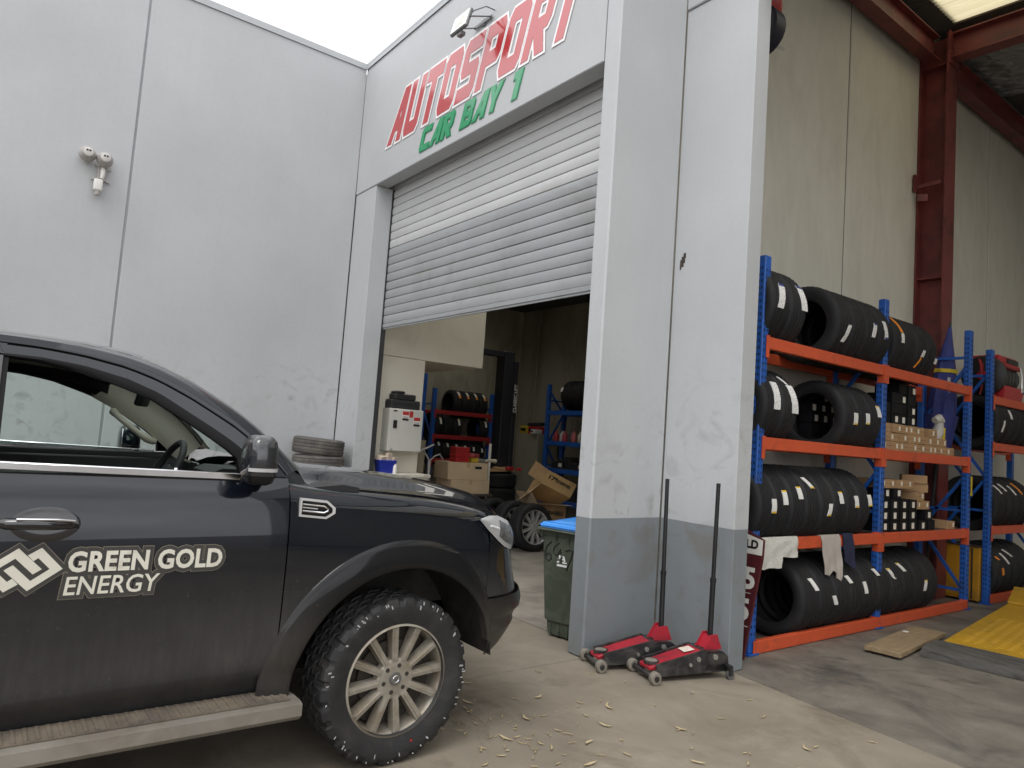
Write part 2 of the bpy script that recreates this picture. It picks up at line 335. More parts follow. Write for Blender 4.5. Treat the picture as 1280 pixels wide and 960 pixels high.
# ------------------------------------------------------------------ workshop building
bd = thing('workshop_building', 'light grey precast workshop with two open bays and a lettered fascia', 'building', (-3.9, 4.0, 0)); BO = bd.location
def B(name, boxes, m, bev=.006, sm=20, par=None, label=None):
    q = MB(BO)
    for a, b in boxes: q.bb(a, b, 0, bev)
    return q.build(name, m, par or bd, sm, label=label)
CREAM = mat('cream_paint', (.78, .74, .62), .6, var=.04, scale=2, bump=.05, dirt=(.6, .56, .45), dscale=1.5, dmin=.55, dmax=.9)
DARKW = mat('bay_concrete', (.33, .30, .235), .8, var=.14, scale=2, bump=.1, stretch=(1, 1, .3), dirt=(.16, .14, .11), dscale=1.2)
PARTY = mat('raw_concrete_party_wall', (.60, .588, .53), .75, var=.05, scale=5, bump=.1, bscale=50, stretch=(1.6, 1.6, .5), dirt=(.49, .475, .42), dscale=1.6, dmin=.46, dmax=.85)
RED = mat('red_oxide_steel', (.17, .036, .034), .5, var=.18, scale=4, dirt=(.07, .02, .02), dscale=3)
ROOFM = mat('roof_dark', (.06, .058, .055), .7)
B('fascia_panel', [((-8.62, 3.69, 4.60), (-4.006, 3.87, 6.36))], WALL, .008)
B('capping', [((-8.61, 3.67, 6.362), (-3.82, 3.90, 6.395)), ((-8.61, 3.672, 6.31), (-3.82, 3.680, 6.362))], TRIM, 0)
B('pilaster', [((-8.6195, 3.700, 0), (-8.03, 3.93, 4.596))], WALLB, .003)
B('paint_chip', [((-3.772, 4.4655, 3.03), (-3.758, 4.4685, 3.07)), ((-3.77, 4.4650, 3.05), (-3.735, 4.4683, 3.11)), ((-3.757, 4.4652, 3.08), (-3.722, 4.4681, 3.135)), ((-3.74, 4.4654, 3.12), (-3.715, 4.4679, 3.163))], mat('chip_dark', (.05, .04, .03), .9), 0)
B('end_panel', [((-3.998, 3.69, 0), (-3.83, 4.462, 6.36))], WALLB, .012)
B('bay_pilaster', [((-3.8295, 4.468, 0), (-3.14, 4.64, 5.272))], WALLB, .003)
B('bay_fascia', [((-3.828, 4.452, 5.278), (7.0, 4.64, 8.5))], WALL, .008)
B('front_panel', [((6.2, 4.474, 0), (7.0, 4.64, 5.272))], WALLB, .012)
# party wall in three tilt-up panels, recessed joints
for a, b in ((4.64, 7.64), (7.66, 11.80), (11.82, 15.2)):
    B('party_wall_panel', [((-4.26, a, -.1), (-4.1, b, 7.3))], PARTY, .012)
B('joint_sealant', [((-4.24, 7.64, 0), (-4.108, 7.66, 7.2)), ((-4.24, 11.80, 0), (-4.108, 11.82, 7.2))], mat('joint_dark', (.10, .095, .085), .9), 0)
B('back_wall', [((-4.26, 15.2, -.1), (7.0, 15.35, 8.6))], PARTY)
B('side_wall', [((7.0, 4.64, -.1), (7.16, 15.35, 8.6))], PARTY)
# bay 1 shell
B('bay_rear_wall', [((-13.0, 9.9, -.1), (-4.26, 10.05, 6.2))], DARKW)
B('bay_side_wall', [((-13.1, 3.9, -.1), (-12.9, 10.05, 6.2))], mat('bay_side_paint', (.40, .37, .285), .8, var=.1, scale=2, stretch=(1, 1, .3), dirt=(.2, .18, .14), dscale=1.2))
B('wall_joint', [((-12.3, 9.892, 0), (-12.285, 9.9, 4.5))], mat('pale_line', (.4, .37, .3), .8), 0)
B('bay_front_wall', [((-13.0, 3.72, -.1), (-8.80, 3.93, 6.36))], DARKW)
B('bay_ceiling', [((-13.0, 3.93, 4.9), (-4.26, 4.3, 5.0)), ((-13.0, 4.3, 4.9), (-10.3, 6.0, 5.0)), ((-13.0, 6.0, 4.9), (-4.26, 6.3, 5.0)), ((-13.0, 6.3, 4.9), (-12.6, 8.0, 5.0)), ((-13.0, 8.0, 4.5), (-4.26, 9.9, 4.6)), ((-13.0, 7.97, 4.5), (-4.26, 8.0, 4.95))], ROOFM)
q = MB(BO)
for k in range(3): q.bb((-12.9, 4.6 + k * 1.2, 4.62), (-4.3, 4.68 + k * 1.2, 4.9))
q.build('purlin', mat('purlin_dark', (.05, .05, .055), .6), bd, 0)
# cream office box with overhang
B('office_wall', [((-10.2, 3.94, -.05), (-8.3, 4.755, 2.52))], CREAM, .004)
B('office_bulkhead', [((-10.2, 3.94, 2.525), (-8.298, 5.69, 4.88))], CREAM, .004)
# roller shutter, slat by slat
SH1 = mat('shutter_pale', (.49, .497, .497), .42, var=.05, scale=1.5, rand=.03, dirt=(.33, .32, .30), dscale=1.2, dmin=.55, dmax=.9); SH2 = mat('shutter_grey', (.30, .312, .32), .45, var=.07, scale=2, rand=.05, dirt=(.2, .19, .17), dscale=1.5, dmin=.52, dmax=.9)
sh = MB(BO); sh.bb((-8.11, 3.93, 0), (-8.025, 3.99, 4.59)); sh.bb((-3.998 - .06, 3.93, 0), (-3.998, 3.99, 4.59)); sh.bb((-8.11, 4.0, 4.75), (-4.05, 4.45, 4.89))
shut = sh.build('roller_shutter', mat('guide_black', (.03, .03, .032), .5), bd, 0, label='two tone roller shutter rolled halfway up')
PIT = .1075
def slat_mesh(m):
    q = MB(); pr = [(-.012, .002), (-.016, .020), (-.018, .052), (-.016, .084), (-.012, .098), (-.002, .102), (-.002, .107), (.004, .107), (.004, .0), (-.004, .0)]
    q.prism([(a, b) for a, b in pr], -8.19, -4.0, 'X'); return q.mesh('slat', m, 50)
sA, sB = slat_mesh(SH1), slat_mesh(SH2)
for k in range(18):
    o = link('slat', sB if k < 9 else sA, shut); o.location = Vector((0, 3.965 + rnd.uniform(-.0015, .0015), 2.875 + k * PIT)) - BO; o.rotation_euler = (rnd.uniform(-.012, .012), rnd.uniform(-.0004, .0004), 0)
q = MB(BO); q.bb((-8.15, 3.945, 2.825), (-4.02, 3.985, 2.872), 0, .004); q.bb((-8.15, 3.955, 2.805), (-4.02, 3.975, 2.825)); q.build('bottom_rail', [SH2], shut, 20)
# steel: column, eave beams, rafter
def hsec(q, c, w, d, tf, tw, axis):
    pass
q = MB(BO)
q.bb((-4.095, 9.40, 0), (-4.075, 9.68, 7.14)); q.bb((-3.77, 9.40, 0), (-3.75, 9.68, 7.14)); q.bb((-4.075, 9.532, 0), (-3.77, 9.548, 7.14))
for z in (3.95, 6.74): q.bb((-4.07, 9.42, z), (-3.775, 9.53, z + .012))
q.build('steel_column', RED, bd, 0)
q = MB(BO)
q.bar((-4.12, 9.33, 5.14), (-3.80, 9.40, 5.18), .03, .05); q.box((-4.07, 9.30, 5.19), (.03, .06, .22)); q.bar((-4.05, 9.32, 5.0), (-3.95, 9.38, 5.0), .03, .09)
q.build('column_bracket', RED, bd, 0)
def ibeam_y(name, x, z, y0, y1, w=.17, h=.32):
    q = MB(BO); q.bb((x - w / 2, y0, z), (x + w / 2, y1, z + .016)); q.bb((x - w / 2, y0, z + h - .016), (x + w / 2, y1, z + h)); q.bb((x - .007, y0, z + .016), (x + .007, y1, z + h - .016)); q.build(name, RED, bd, 0)
ibeam_y('eave_beam', -3.93, 6.79, 4.66, 9.39); ibeam_y('eave_beam', -3.93, 6.72, 9.69, 15.18)
q = MB(BO)
def raf(x): return 6.81 - .04 * (x + 3.75)
for (za, zb, ya, yb) in ((0, .018, 9.44, 9.64), (.312, .33, 9.44, 9.64), (.018, .312, 9.533, 9.547)):
    q.hexa([(-3.748, ya, raf(-3.748) + za), (6.9, ya, raf(6.9) + za), (6.9, yb, raf(6.9) + za), (-3.748, yb, raf(-3.748) + za), (-3.748, ya, raf(-3.748) + zb), (6.9, ya, raf(6.9) + zb), (6.9, yb, raf(6.9) + zb), (-3.748, yb, raf(-3.748) + zb)])
q.build('rafter', RED, bd, 0)
q = MB(BO)
for k in range(4):
    for j in range(2): q.cyl((-3.745, 9.45 + j * .18, 6.86 + k * .08), (-3.725, 9.45 + j * .18, 6.86 + k * .08), .016, n=6)
q.bb((-3.749, 9.39, 6.74), (-3.735, 9.69, 7.16)); q.build('end_plate', RED, bd, 0)
def roofz(x): return 7.31 - .04 * (x + 4.1)
q = MB(BO)
for x in (-4.02, -2.35, -.7, 1.0, 2.7, 4.4, 6.1):
    q.bb((x - .03, 4.7, roofz(x) - .26), (x + .03, 15.1, roofz(x) - .03)); q.bb((x - .03, 4.7, roofz(x) - .262), (x + .05, 15.1, roofz(x) - .25))
q.build('purlin', mat('galv_purlin', (.20, .19, .175), .5, .3), bd, 0)
def corr(y0, y1, x0, x1, m, name, dz=0, p=.076):
    q = MB(BO); n = int((y1 - y0) / p * 4); xs = [x0 + (x1 - x0) * i / 8 for i in range(9)]
    G = [[(x, y0 + (y1 - y0) * j / n, roofz(x) + dz + .012 * math.sin(2 * math.pi * (y0 + (y1 - y0) * j / n) / p)) for j in range(n + 1)] for x in xs]
    q.grid(G); return q.build(name, m, bd, 60)
SKYL = bpy.data.materials.new('polycarbonate_skylight'); SKYL.use_nodes = True
_t = SKYL.node_tree; _b = _t.nodes['Principled BSDF']; _o = _t.nodes['Material Output']; _tr = _t.nodes.new('ShaderNodeBsdfTranslucent'); _mx = _t.nodes.new('ShaderNodeMixShader')
_n = _t.nodes.new('ShaderNodeTexNoise'); _n.inputs['Scale'].default_value = 3; _n.inputs['Detail'].default_value = 6; _g = _t.nodes.new('ShaderNodeNewGeometry'); _mp = _t.nodes.new('ShaderNodeMapping'); _mp.inputs['Scale'].default_value = (.5, 4, 1)
_t.links.new(_g.outputs['Position'], _mp.inputs[0]); _t.links.new(_mp.outputs[0], _n.inputs[0])
_c = _t.nodes.new('ShaderNodeMix'); _c.data_type = 'RGBA'; _c.inputs[6].default_value = (.62, .53, .30, 1); _c.inputs[7].default_value = (.92, .84, .58, 1); _t.links.new(_n.outputs[0], _c.inputs[0]); _t.links.new(_c.outputs[2], _tr.inputs[0])
_b.inputs['Base Color'].default_value = (.6, .55, .38, 1); _b.inputs['Roughness'].default_value = .4; _mx.inputs[0].default_value = .62
_t.links.new(_b.outputs[0], _mx.inputs[1]); _t.links.new(_tr.outputs[0], _mx.inputs[2]); _t.links.new(_mx.outputs[0], _o.inputs[0])
SKYFILL = SKYL.copy(); [setattr(n.inputs[0], 'default_value', .85) for n in SKYFILL.node_tree.nodes if n.type == 'MIX_SHADER']; SKYFILL.name = 'added_skylight'; [setattr(n.inputs[6], 'default_value', (.86, .84, .76, 1)) or setattr(n.inputs[7], 'default_value', (.95, .93, .86, 1)) for n in SKYFILL.node_tree.nodes if n.type == 'MIX']  # brighter sheet for the unseen skylights added to light both bays
corr(7.85, 9.54, -3.74, 6.5, SKYL, 'skylight_and_fill_sheet'); corr(11.9, 13.1, -1.0, 6.5, SKYFILL, 'skylight_and_fill_sheet'); corr(4.9, 6.4, -2.6, 6.5, SKYFILL, 'skylight_and_fill_sheet'); corr(6.42, 7.83, -2.6, 6.5, SKYFILL, 'skylight_and_fill_sheet', .012); corr(9.50, 11.3, -.66, 6.5, SKYFILL, 'skylight_and_fill_sheet', .014)  # first sheet is the real skylight; the rest are unseen, added to brighten indoors
SHEET = mat('roof_sheet_steel', (.10, .095, .085), .6, .2)
corr(4.64, 4.94, -4.2, 7, SHEET, 'roof_sheet', .012); corr(4.9, 6.46, -4.2, -2.56, SHEET, 'roof_sheet', .03); corr(4.9, 6.4, 6.52, 7, SHEET, 'roof_sheet'); corr(6.42, 7.89, -4.2, -2.56, SHEET, 'roof_sheet', .045); corr(6.42, 7.83, 6.52, 7, SHEET, 'roof_sheet', .012); corr(7.85, 9.54, -4.2, -3.70, SHEET, 'roof_sheet', .03); corr(7.85, 9.54, 6.52, 7, SHEET, 'roof_sheet')
corr(9.50, 11.88, -4.2, -.62, SHEET, 'roof_sheet', .014); corr(9.50, 11.88, 6.52, 7, SHEET, 'roof_sheet', .014); corr(11.32, 11.88, -.62, 6.52, SHEET, 'roof_sheet', .014); corr(11.9, 13.1, -4.2, -1.02, SHEET, 'roof_sheet'); corr(11.9, 13.1, 6.52, 7, SHEET, 'roof_sheet'); corr(13.12, 15.3, -4.2, 7, SHEET, 'roof_sheet', .013)
q = MB(BO); q.grid([[(-10.3, 4.3, 4.93), (-4.26, 4.3, 4.93)], [(-10.3, 6., 4.93), (-4.26, 6., 4.93)]]); q.build('bay_fill_skylight', SKYFILL, bd, 0); q = MB(BO); q.grid([[(-12.6, 6.3, 4.93), (-4.26, 6.3, 4.93)], [(-12.6, 8., 4.93), (-4.26, 8., 4.93)]]); q.build('bay_fill_skylight', SKYFILL, bd, 0)  # unseen roof openings added to brighten the first bay
# crinkled foil insulation under the far roof
q = MB(BO); r2 = random.Random(3)
G = [[(-4.05 + 3.2 * i / 46, 9.75 + 2.1 * j / 40, roofz(-4.05 + 3.2 * i / 46) - .09 + r2.uniform(-.018, .018) - .04 * math.sin(3.14 * j / 40)) for j in range(41)] for i in range(47)]
q.grid(G); q.build('foil_insulation', mat('foil', (.30, .31, .32), .42, .6, var=.2, scale=9, bump=.3, bscale=30), bd, 0)
# facade lettering: every letter a part
sg = thing('fascia_sign', 'red and green AUTOSPORT CAR BAY 1 lettering mounted on the grey fascia', 'sign', (-6.1, 3.688, 5.0))
LR = mat('sign_red', (.44, .018, .022), .2, var=.03, ior=1.65, coat=.6); LWH = mat('sign_white', (.82, .80, .80), .25, var=.02); LGR = mat('sign_green', (.008, .27, .105), .22, var=.03, ior=1.5, coat=.3); LGS = mat('sign_green_pale', (.16, .42, .27), .3)
def sign_word(word, x0, z0, w, h, pitch, shear, mface, mback, off):
    x = x0
    for ch in word:
        if ch == ' ': x += pitch * .62; continue
        ww = w * (.8 if ch == '1' else 1)
        conts = [[(p[0] * ww + p[1] * h * shear, p[1] * h) for p in c] for c in GL[ch]]
        bk = glyph_mesh('letter', conts, mback, .005, off, axes((x + 6.1, -.0035, z0 - 5.0), (1, 0, 0), (0, 0, 1)))
        fc = glyph_mesh('face', conts, mface, .003, off * .22, axes((x + 6.1, -.0078, z0 - 5.0), (1, 0, 0), (0, 0, 1)))
        lo = link('letter', bk, sg); link('letter_face', fc, lo); x += pitch * (.75 if ch == '1' else 1)
sign_word('AUTOSPORT', -7.79, 5.02, .315, .60, .382, .33, LR, LWH, .034)
sign_word('CAR BAY 1', -6.97, 4.705, .195, .25, .235, .33, LGR, LGR, .012)
# neighbouring warehouse across the driveway (mirrored in the paint and glass)
ow = thing('opposite_warehouse', 'pale warehouse across the driveway, seen only in reflections', 'building', (3, -17, 0))
q = MB(ow.location); q.bb((-16, -20, -.1), (20, -17, 5.2)); q.build('wall', mat('opp_wall', (.42, .40, .36), .8), ow, 0)
q = MB(ow.location)
for x in (-9, -2, 5, 12): q.bb((x, -16.98, 0), (x + 4, -17.02, 3.8))
q.build('roller_door', mat('opp_door', (.12, .14, .16), .5), ow, 0)

# ------------------------------------------------------------------ tyres
RUB = mat('tyre_rubber', (.013, .013, .0145), .68, var=.25, scale=20, bump=.15, bscale=200, spec=.35, dirt=(.026, .025, .023), dscale=5, dmin=.5, dmax=.85)
RUBOLD = mat('worn_rubber', (.085, .08, .075), .85, var=.25, scale=14, bump=.3, bscale=120, dirt=(.16, .145, .125), dscale=4)
def paper_mat(name, col, ink):
    m = mat(name, col, .7, var=.03); t = m.node_tree; b = t.nodes['Principled BSDF']; N = t.nodes.new; L = t.links.new
    tcx = N('ShaderNodeTexCoord'); mp = N('ShaderNodeMapping'); L(tcx.outputs['UV'], mp.inputs[0]); mp.inputs['Scale'].default_value = (7, 26, 1)
    n = N('ShaderNodeTexNoise'); n.inputs['Scale'].default_value = 1.0; n.inputs['Detail'].default_value = 2; L(mp.outputs[0], n.inputs[0])
    r = N('ShaderNodeMapRange'); r.inputs[1].default_value = .56; r.inputs[2].default_value = .62; r.inputs[4].default_value = ink; L(n.outputs[0], r.inputs[0])
    src = b.inputs['Base Color'].links[0].from_socket; mm = N('ShaderNodeMix'); mm.data_type = 'RGBA'; L(r.outputs[0], mm.inputs[0]); L(src, mm.inputs[6]); mm.inputs[7].default_value = (.09, .09, .11, 1); L(mm.outputs[2], b.inputs['Base Color']); return m
PAPER = paper_mat('label_paper', (.74, .74, .72), .75); PAPERC = paper_mat('label_paper_blank', (.70, .70, .67), .12)
YEL = mat('label_yellow', (.72, .46, .02), .6); ORA = mat('label_orange', (.80, .27, .02), .6); BLU = mat('label_navy', (.02, .03, .16), .6)
def tyre_mesh(name, R, w, rr, n=96, m=None, grooves=(-.30, -.10, .10, .30), sip=2):
    q = MB(); pr = [(rr, -.40 * w), (rr + .014, -.45 * w), (R - .075, -.505 * w), (R - .062, -.51 * w), (R - .035, -.497 * w), (R - .014, -.455 * w), (R - .005, -.40 * w)]
    j0 = len(pr); gw = .011 * w / .23
    for gpos in grooves:
        a = gpos * w; pr += [(R - .001, a - gw), (R - .008, a - gw * .8), (R - .008, a + gw * .8), (R - .001, a + gw)]
    j1 = len(pr)
    pr += [(R - .005, .40 * w), (R - .014, .455 * w), (R - .035, .497 * w), (R - .062, .51 * w), (R - .075, .505 * w), (rr + .014, .45 * w), (rr, .40 * w),
           (rr + .006, .36 * w), (R - .07, .45 * w), (R - .028, .38 * w), (R - .022, 0), (R - .028, -.38 * w), (R - .07, -.45 * w), (rr + .006, -.36 * w)]
    def fn(i, j, r):
        if (j0 - 2 <= j <= j0 or j1 - 1 <= j <= j1 + 1) and i % sip == 0: return r - .0045
        if j0 < j < j1 - 1 and r > R - .003 and (i + j // 4) % 3 == 0: return r - .0025
        return r
    q.lathe(pr, n, (0, 0, 0), 'Y', 0, True, fn); return q.mesh(name, m or RUB, 30)
def sticker_mesh(R, y0, y1, t0, t1, strip=None, frac=.14, skew=0., paper=None):
    """curved paper label on the tread; angles in degrees from the top towards +X"""
    q = MB(); n = 8; uv = q.bm.loops.layers.uv.new('u'); rows = []
    for i in range(n + 1):
        t = R_(t0 + (t1 - t0) * i / n); rr = R + .0025; s = skew * i / n
        rows.append([q.v((rr * math.sin(t), y + s, rr * math.cos(t))) for y in (y0, (y0 + y1) / 2, y1)])
    ins = [[q.v((v.co.x * (R - .004) / (R + .0025), v.co.y, v.co.z * (R - .004) / (R + .0025))) for v in r] for r in rows]
    for i in range(n):
        for j in range(2):
            top = (i < max(1, round(n * frac))) if strip and frac > 0 else (i >= n - max(1, round(-n * frac))) if strip else False
            f = q.face((rows[i][j], rows[i][j + 1], rows[i + 1][j + 1], rows[i + 1][j]), 1 if top else 0)
            for lp, u in zip(f.loops, ((j / 2, i / n), ((j + 1) / 2, i / n), ((j + 1) / 2, (i + 1) / n), (j / 2, (i + 1) / n))): lp[uv].uv = u
        q.face((rows[i][0], rows[i + 1][0], ins[i + 1][0], ins[i][0])); q.face((rows[i][2], ins[i][2], ins[i + 1][2], rows[i + 1][2]))
    return q.mesh('paper_label', [paper or PAPER, strip or PAPER], 60)
TY = {}
def tyre(kind, R, w, rr, loc, label, stickers=(), group=None, rot=None, spin=None, m=None, **kw):
    key = (kind, R, w)
    if key not in TY: TY[key] = tyre_mesh('tyre', R, w, rr, m=m, **kw)
    o = link('tyre', TY[key]); o.location = loc
    if rot: o.rotation_euler = rot
    tag(o, label, 'tyre', group)
    for s in stickers: link('paper_label', sticker_mesh(R, *s[:4], **(s[4] if len(s) > 4 else {})), o)
    return o

# ------------------------------------------------------------------ pallet racks
BLUE = mat('rack_blue', (.013, .095, .40), .42, var=.15, scale=8, dirt=(.03, .05, .10), dscale=6, dmin=.5, dmax=.8)
ORNG = mat('rack_orange', (.56, .085, .030), .45, var=.14, scale=6, dirt=(.16, .04, .03), dscale=6, dmin=.55, dmax=.85)
HOLE = mat('slot_dark', (.004, .007, .02), .8)
DECK = mat('deck_board', (.10, .09, .075), .8, var=.2)
def rack(name, label, fx, bx, ys, zs, h, base=0., loc=None, beams=None, beamH=.10, decks=(), pw=.085, hb=None, yaxis=True, orng=None, slots=True):
    """fx, bx: front and back faces (x) of a rack that runs along y; ys: frame positions; zs: beam tops"""
    t = thing(name, label, 'rack', loc or ((fx + bx) / 2, ys[0], 0)); O = t.location; sg_ = 1 if fx > bx else -1; orng = orng or ORNG
    for y in ys:
        for k, x in enumerate((fx, bx)):
            q = MB(O); xi = x - sg_ * .07 if k == 0 else x + sg_ * .07
            q.bb((x, y - pw / 2, .012), (xi, y + pw / 2, h), 0, .006)
            q.bb((max(x, xi) + .02, y - pw / 2 - .025, 0), (min(x, xi) - .02, y + pw / 2 + .025, .012))
            if k == 0 and slots:
                z = .15
                while z < h - .08:
                    q.bb((x + sg_ * .0012, y - .026, z), (x - sg_ * .002, y - .014, z + .022), 1); q.bb((x + sg_ * .0012, y + .014, z), (x - sg_ * .002, y + .026, z + .022), 1)
                    q.bb((x - sg_ * .02, y - pw / 2 - .0012, z + .02), (x - sg_ * .032, y - pw / 2 + .002, z + .042), 1); q.bb((x - sg_ * .045, y - pw / 2 - .0012, z + .02), (x - sg_ * .055, y - pw / 2 + .002, z + .042), 1); z += .055
            q.build('post', [BLUE, HOLE], t, 20)
        xa, xb = fx - sg_ * .06, bx + sg_ * .06; z = .22; up = True
        while z < h - .5:
            z2 = min(z + .62, h - .15); q = MB(O); q.bar((xa, y, z if up else z2), (xb, y, z2 if up else z), .035, .03); q.build('brace', BLUE, t, 0); up = not up; z = z2 + .02
        for z in (.2, 1.1, h - .32): q = MB(O); q.bar((xa, y, z), (xb, y, z), .035, .03); q.build('brace', BLUE, t, 0)
    for (a, b) in zip(ys, ys[1:]):
        for zt in zs:
            for x, s in ((fx, 1), (bx, -1)):
                xc = x + s * sg_ * .004
                q = MB(O); q.bb((xc, a + pw / 2 + .003, zt - beamH), (xc - s * sg_ * .05, b - pw / 2 - .003, zt), 0, .005); bmo = q.build('beam', orng, t, 20)
                for yy, d in ((a, 1), (b, -1)):
                    q = MB(O); y0 = yy + d * (pw / 2 + .002)
                    q.bb((xc + s * sg_ * .006, y0, zt - beamH - .075), (xc - s * sg_ * .06, y0 + d * .006, zt + .01)); q.bb((xc + s * sg_ * .003, yy + d * .003, zt - beamH - .075), (xc + s * sg_ * .007, y0 + d * .004, zt + .008), 0); q.build('connector', orng, bmo, 0)
    for (ya, yb, zt) in decks:
        n = max(1, round((yb - ya) / .34)); st = (yb - ya) / n
        for k in range(n): q = MB(O); q.bb((fx - sg_ * .055, ya + k * st + .004, zt - .02), (bx + sg_ * .055, ya + (k + 1) * st - .004, zt - .002), 0, .002); q.build('shelf_board', DECK, t, 0)
    return t
FX, BX = -3.33, -3.90
ZS = [.10, .90, 1.715, 2.535]
ra = rack('tyre_rack', 'blue and orange two bay pallet rack full of tyres behind the grey pillar', FX, BX, [5.04, 7.09, 9.17], ZS, 3.2, decks=[(7.15, 9.11, 1.715), (7.15, 9.11, .90)])
rb = rack('tyre_rack', 'second blue and orange rack further back with a red hose reel on top', FX, BX, [9.82, 12.1], [.10, .92, 1.93, 2.50], 3.06)
CXR = (FX + BX) / 2
def seat(R, zt, half=.235): return zt + math.sqrt(max(.01, R * R - half * half))
Pw, Yl, Or, Nv = dict(paper=PAPER), dict(strip=YEL, paper=PAPERC), dict(strip=ORA, paper=PAPERC), dict(strip=BLU, frac=.12)
Ybot = dict(strip=YEL, paper=PAPERC, frac=-.13); Pc = dict(paper=PAPERC)
def row(shelf, zt, R, w, rr, items, gname, gr=(-.30, -.10, .10, .30)):
    n = len(items)
    for k, (y, st, desc) in enumerate(items):
        pos = ORD[k] if k < n - 1 or n < 3 else 'last'
        tyre('road', R, w, rr, (CXR + rnd.uniform(-.004, .004), y, seat(R, zt)), '%s tyre from left, %s, %s' % (pos, shelf, desc), st, gname, grooves=gr)
SK = lambda y0, t0, t1, kw=None, wd=.064, sk=0.: (y0, y0 + wd, t0, t1, dict(kw or {}, skew=sk))
row('top left shelf', 2.535, .365, .245, .225, [
    (5.14, [SK(-.01, 62, 97, Nv, .08, -.05)], 'with printed label beside the blue post'), (5.40, [SK(.01, 56, 92, Nv, .08, .02)], 'with printed label high on its tread'),
    (6.17, [SK(.04, 92, 118, Pw, .05, -.06)], 'open side showing, with a slanting paper strip'), (6.42, [], 'without a label'), (6.67, [SK(.0, 78, 100, Nv, .06, -.04)], 'with a navy topped label'), (6.92, [SK(-.06, 70, 98, dict(strip=BLU, frac=-.12), .06, .03)], 'with a label by the middle post')], 'tyres on the top shelf left bay')
row('top right shelf', 2.535, .345, .235, .22, [
    (7.28, [SK(-.04, 40, 72, dict(paper=ORA), .05, .05), SK(.01, 73, 90, Pc, .055, -.02)], 'with a long orange band'), (7.52, [], 'with plain tread'), (7.76, [SK(.0, 92, 104, Pc, .055, -.03), SK(-.03, 105, 125, dict(paper=ORA), .03, -.05)], 'with a pale and orange strip low down'), (8.0, [SK(.06, 100, 110, Pc, .05)], 'at the far end'), ], 'tyres on the top shelf right bay')
row('second shelf', 1.715, .345, .235, .225, [
    (5.11, [SK(.02, 54, 94, Pw, .085, -.02)], 'with a long white label beside the post'), (5.36, [SK(.0, 55, 96, Pw, .085, .02), SK(-.05, 40, 54, Pc, .03, .06)], 'with two white labels'),
    (6.36, [SK(.03, 82, 100, Ybot)], 'facing its dark hollow side out'), (6.59, [SK(.02, 80, 97, Ybot)], 'with a yellow ended label'), (6.82, [SK(.03, 64, 83, Yl)], 'with a yellow topped label high up')], 'tyres on the second shelf')
row('third shelf', .90, .345, .222, .22, [
    (5.09 + .225 * k, s, d) for k, (s, d) in enumerate([([SK(.05, 78, 97, Ybot)], 'with a yellow bottomed label'), ([SK(.0, 66, 86, Yl)], 'with a yellow topped label'), ([SK(.0, 60, 78, Yl), ], 'with a yellow topped label set higher'),
    ([SK(-.06, 44, 62, Ybot, .055, .07)], 'with a slanting label near its top'), ([SK(.02, 84, 102, Ybot, .055, -.02)], 'with a low white label'), ([SK(-.02, 66, 84, Yl)], 'with a mid height yellow label'), ([SK(.03, 72, 90, Ybot)], 'with a narrow white label'), ([SK(.05, 70, 88, Ybot)], 'with a label beside the black boxes')])], 'tyres on the third shelf', (-.33, -.17, 0, .17, .33))
E4 = []
for k in range(10):
    st = {0: [SK(.0, 56, 74, Pc, .06, .06)], 1: [SK(.06, 84, 98, Pc, .06, .05)], 2: [SK(.08, 58, 70, Pc, .06, .05)], 3: [SK(.1, 70, 88, Pc, .055, .02)], 4: [SK(.1, 52, 64, Pc, .055, .05)], 5: [SK(.12, 54, 72, Yl, .06, .06)], 6: [SK(.1, 46, 62, Yl, .06, .07)], 8: [SK(.05, 80, 98, Yl, .06, -.03)]}.get(k, [])
    dsc = ['with its dark hollow side facing out', 'half behind the hanging towel', 'with a label beside the towel', 'with a white label before the middle post', 'behind the middle post', 'with a yellow topped slanting label', 'with a label near its top', 'without any label', 'with a low yellow topped label', 'by the far post'][k]
    E4.append((5.80 + .262 * k, st, dsc))
row('bottom shelf', .10, .345, .258, .225, E4, 'tyres on the bottom shelf', (-.25, 0, .25))
def far_row(zt, R, w, rr, y0, n, sts, nm):
    for k in range(n): tyre('road', R, w, rr, (CXR, y0 + w * 1.02 * k, seat(R, zt)), '%s tyre from left on the far rack, %s, %s' % (ORD[k], nm, sts[k][1] if k < len(sts) else 'without a label'), sts[k][0] if k < len(sts) else [], 'tyres on the far rack')
far_row(1.93, .345, .235, .225, 10.02, 5, [([SK(.0, 86, 110, Pc, .04, -.04)], 'showing a white strip'), ([SK(.0, 60, 80, Pw, .06)], 'with a white label')], 'second shelf')
far_row(.92, .345, .235, .225, 10.02, 5, [([SK(-.06, 46, 66, Pc, .045, .09)], 'with a slanting white strip'), ([SK(-.1, 42, 60, Pc, .045, .09)], 'with a higher white strip'), ([SK(-.08, 46, 68, Pc, .045, .09)], 'with a mid height strip'), ([SK(-.1, 38, 66, dict(paper=ORA), .05, .1)], 'with an orange strip')], 'third shelf')
far_row(.10, .345, .235, .225, 10.02, 5, [([SK(.03, 78, 92, dict(paper=ORA), .05), SK(-.06, 54, 62, dict(paper=ORA), .06, .07)], 'with two orange labels'), ([SK(-.08, 48, 72, Pc, .05, .1)], 'with a long white strip'), ([SK(-.14, 40, 58, Pc, .05, .12)], 'with a short white strip')], 'bottom shelf')

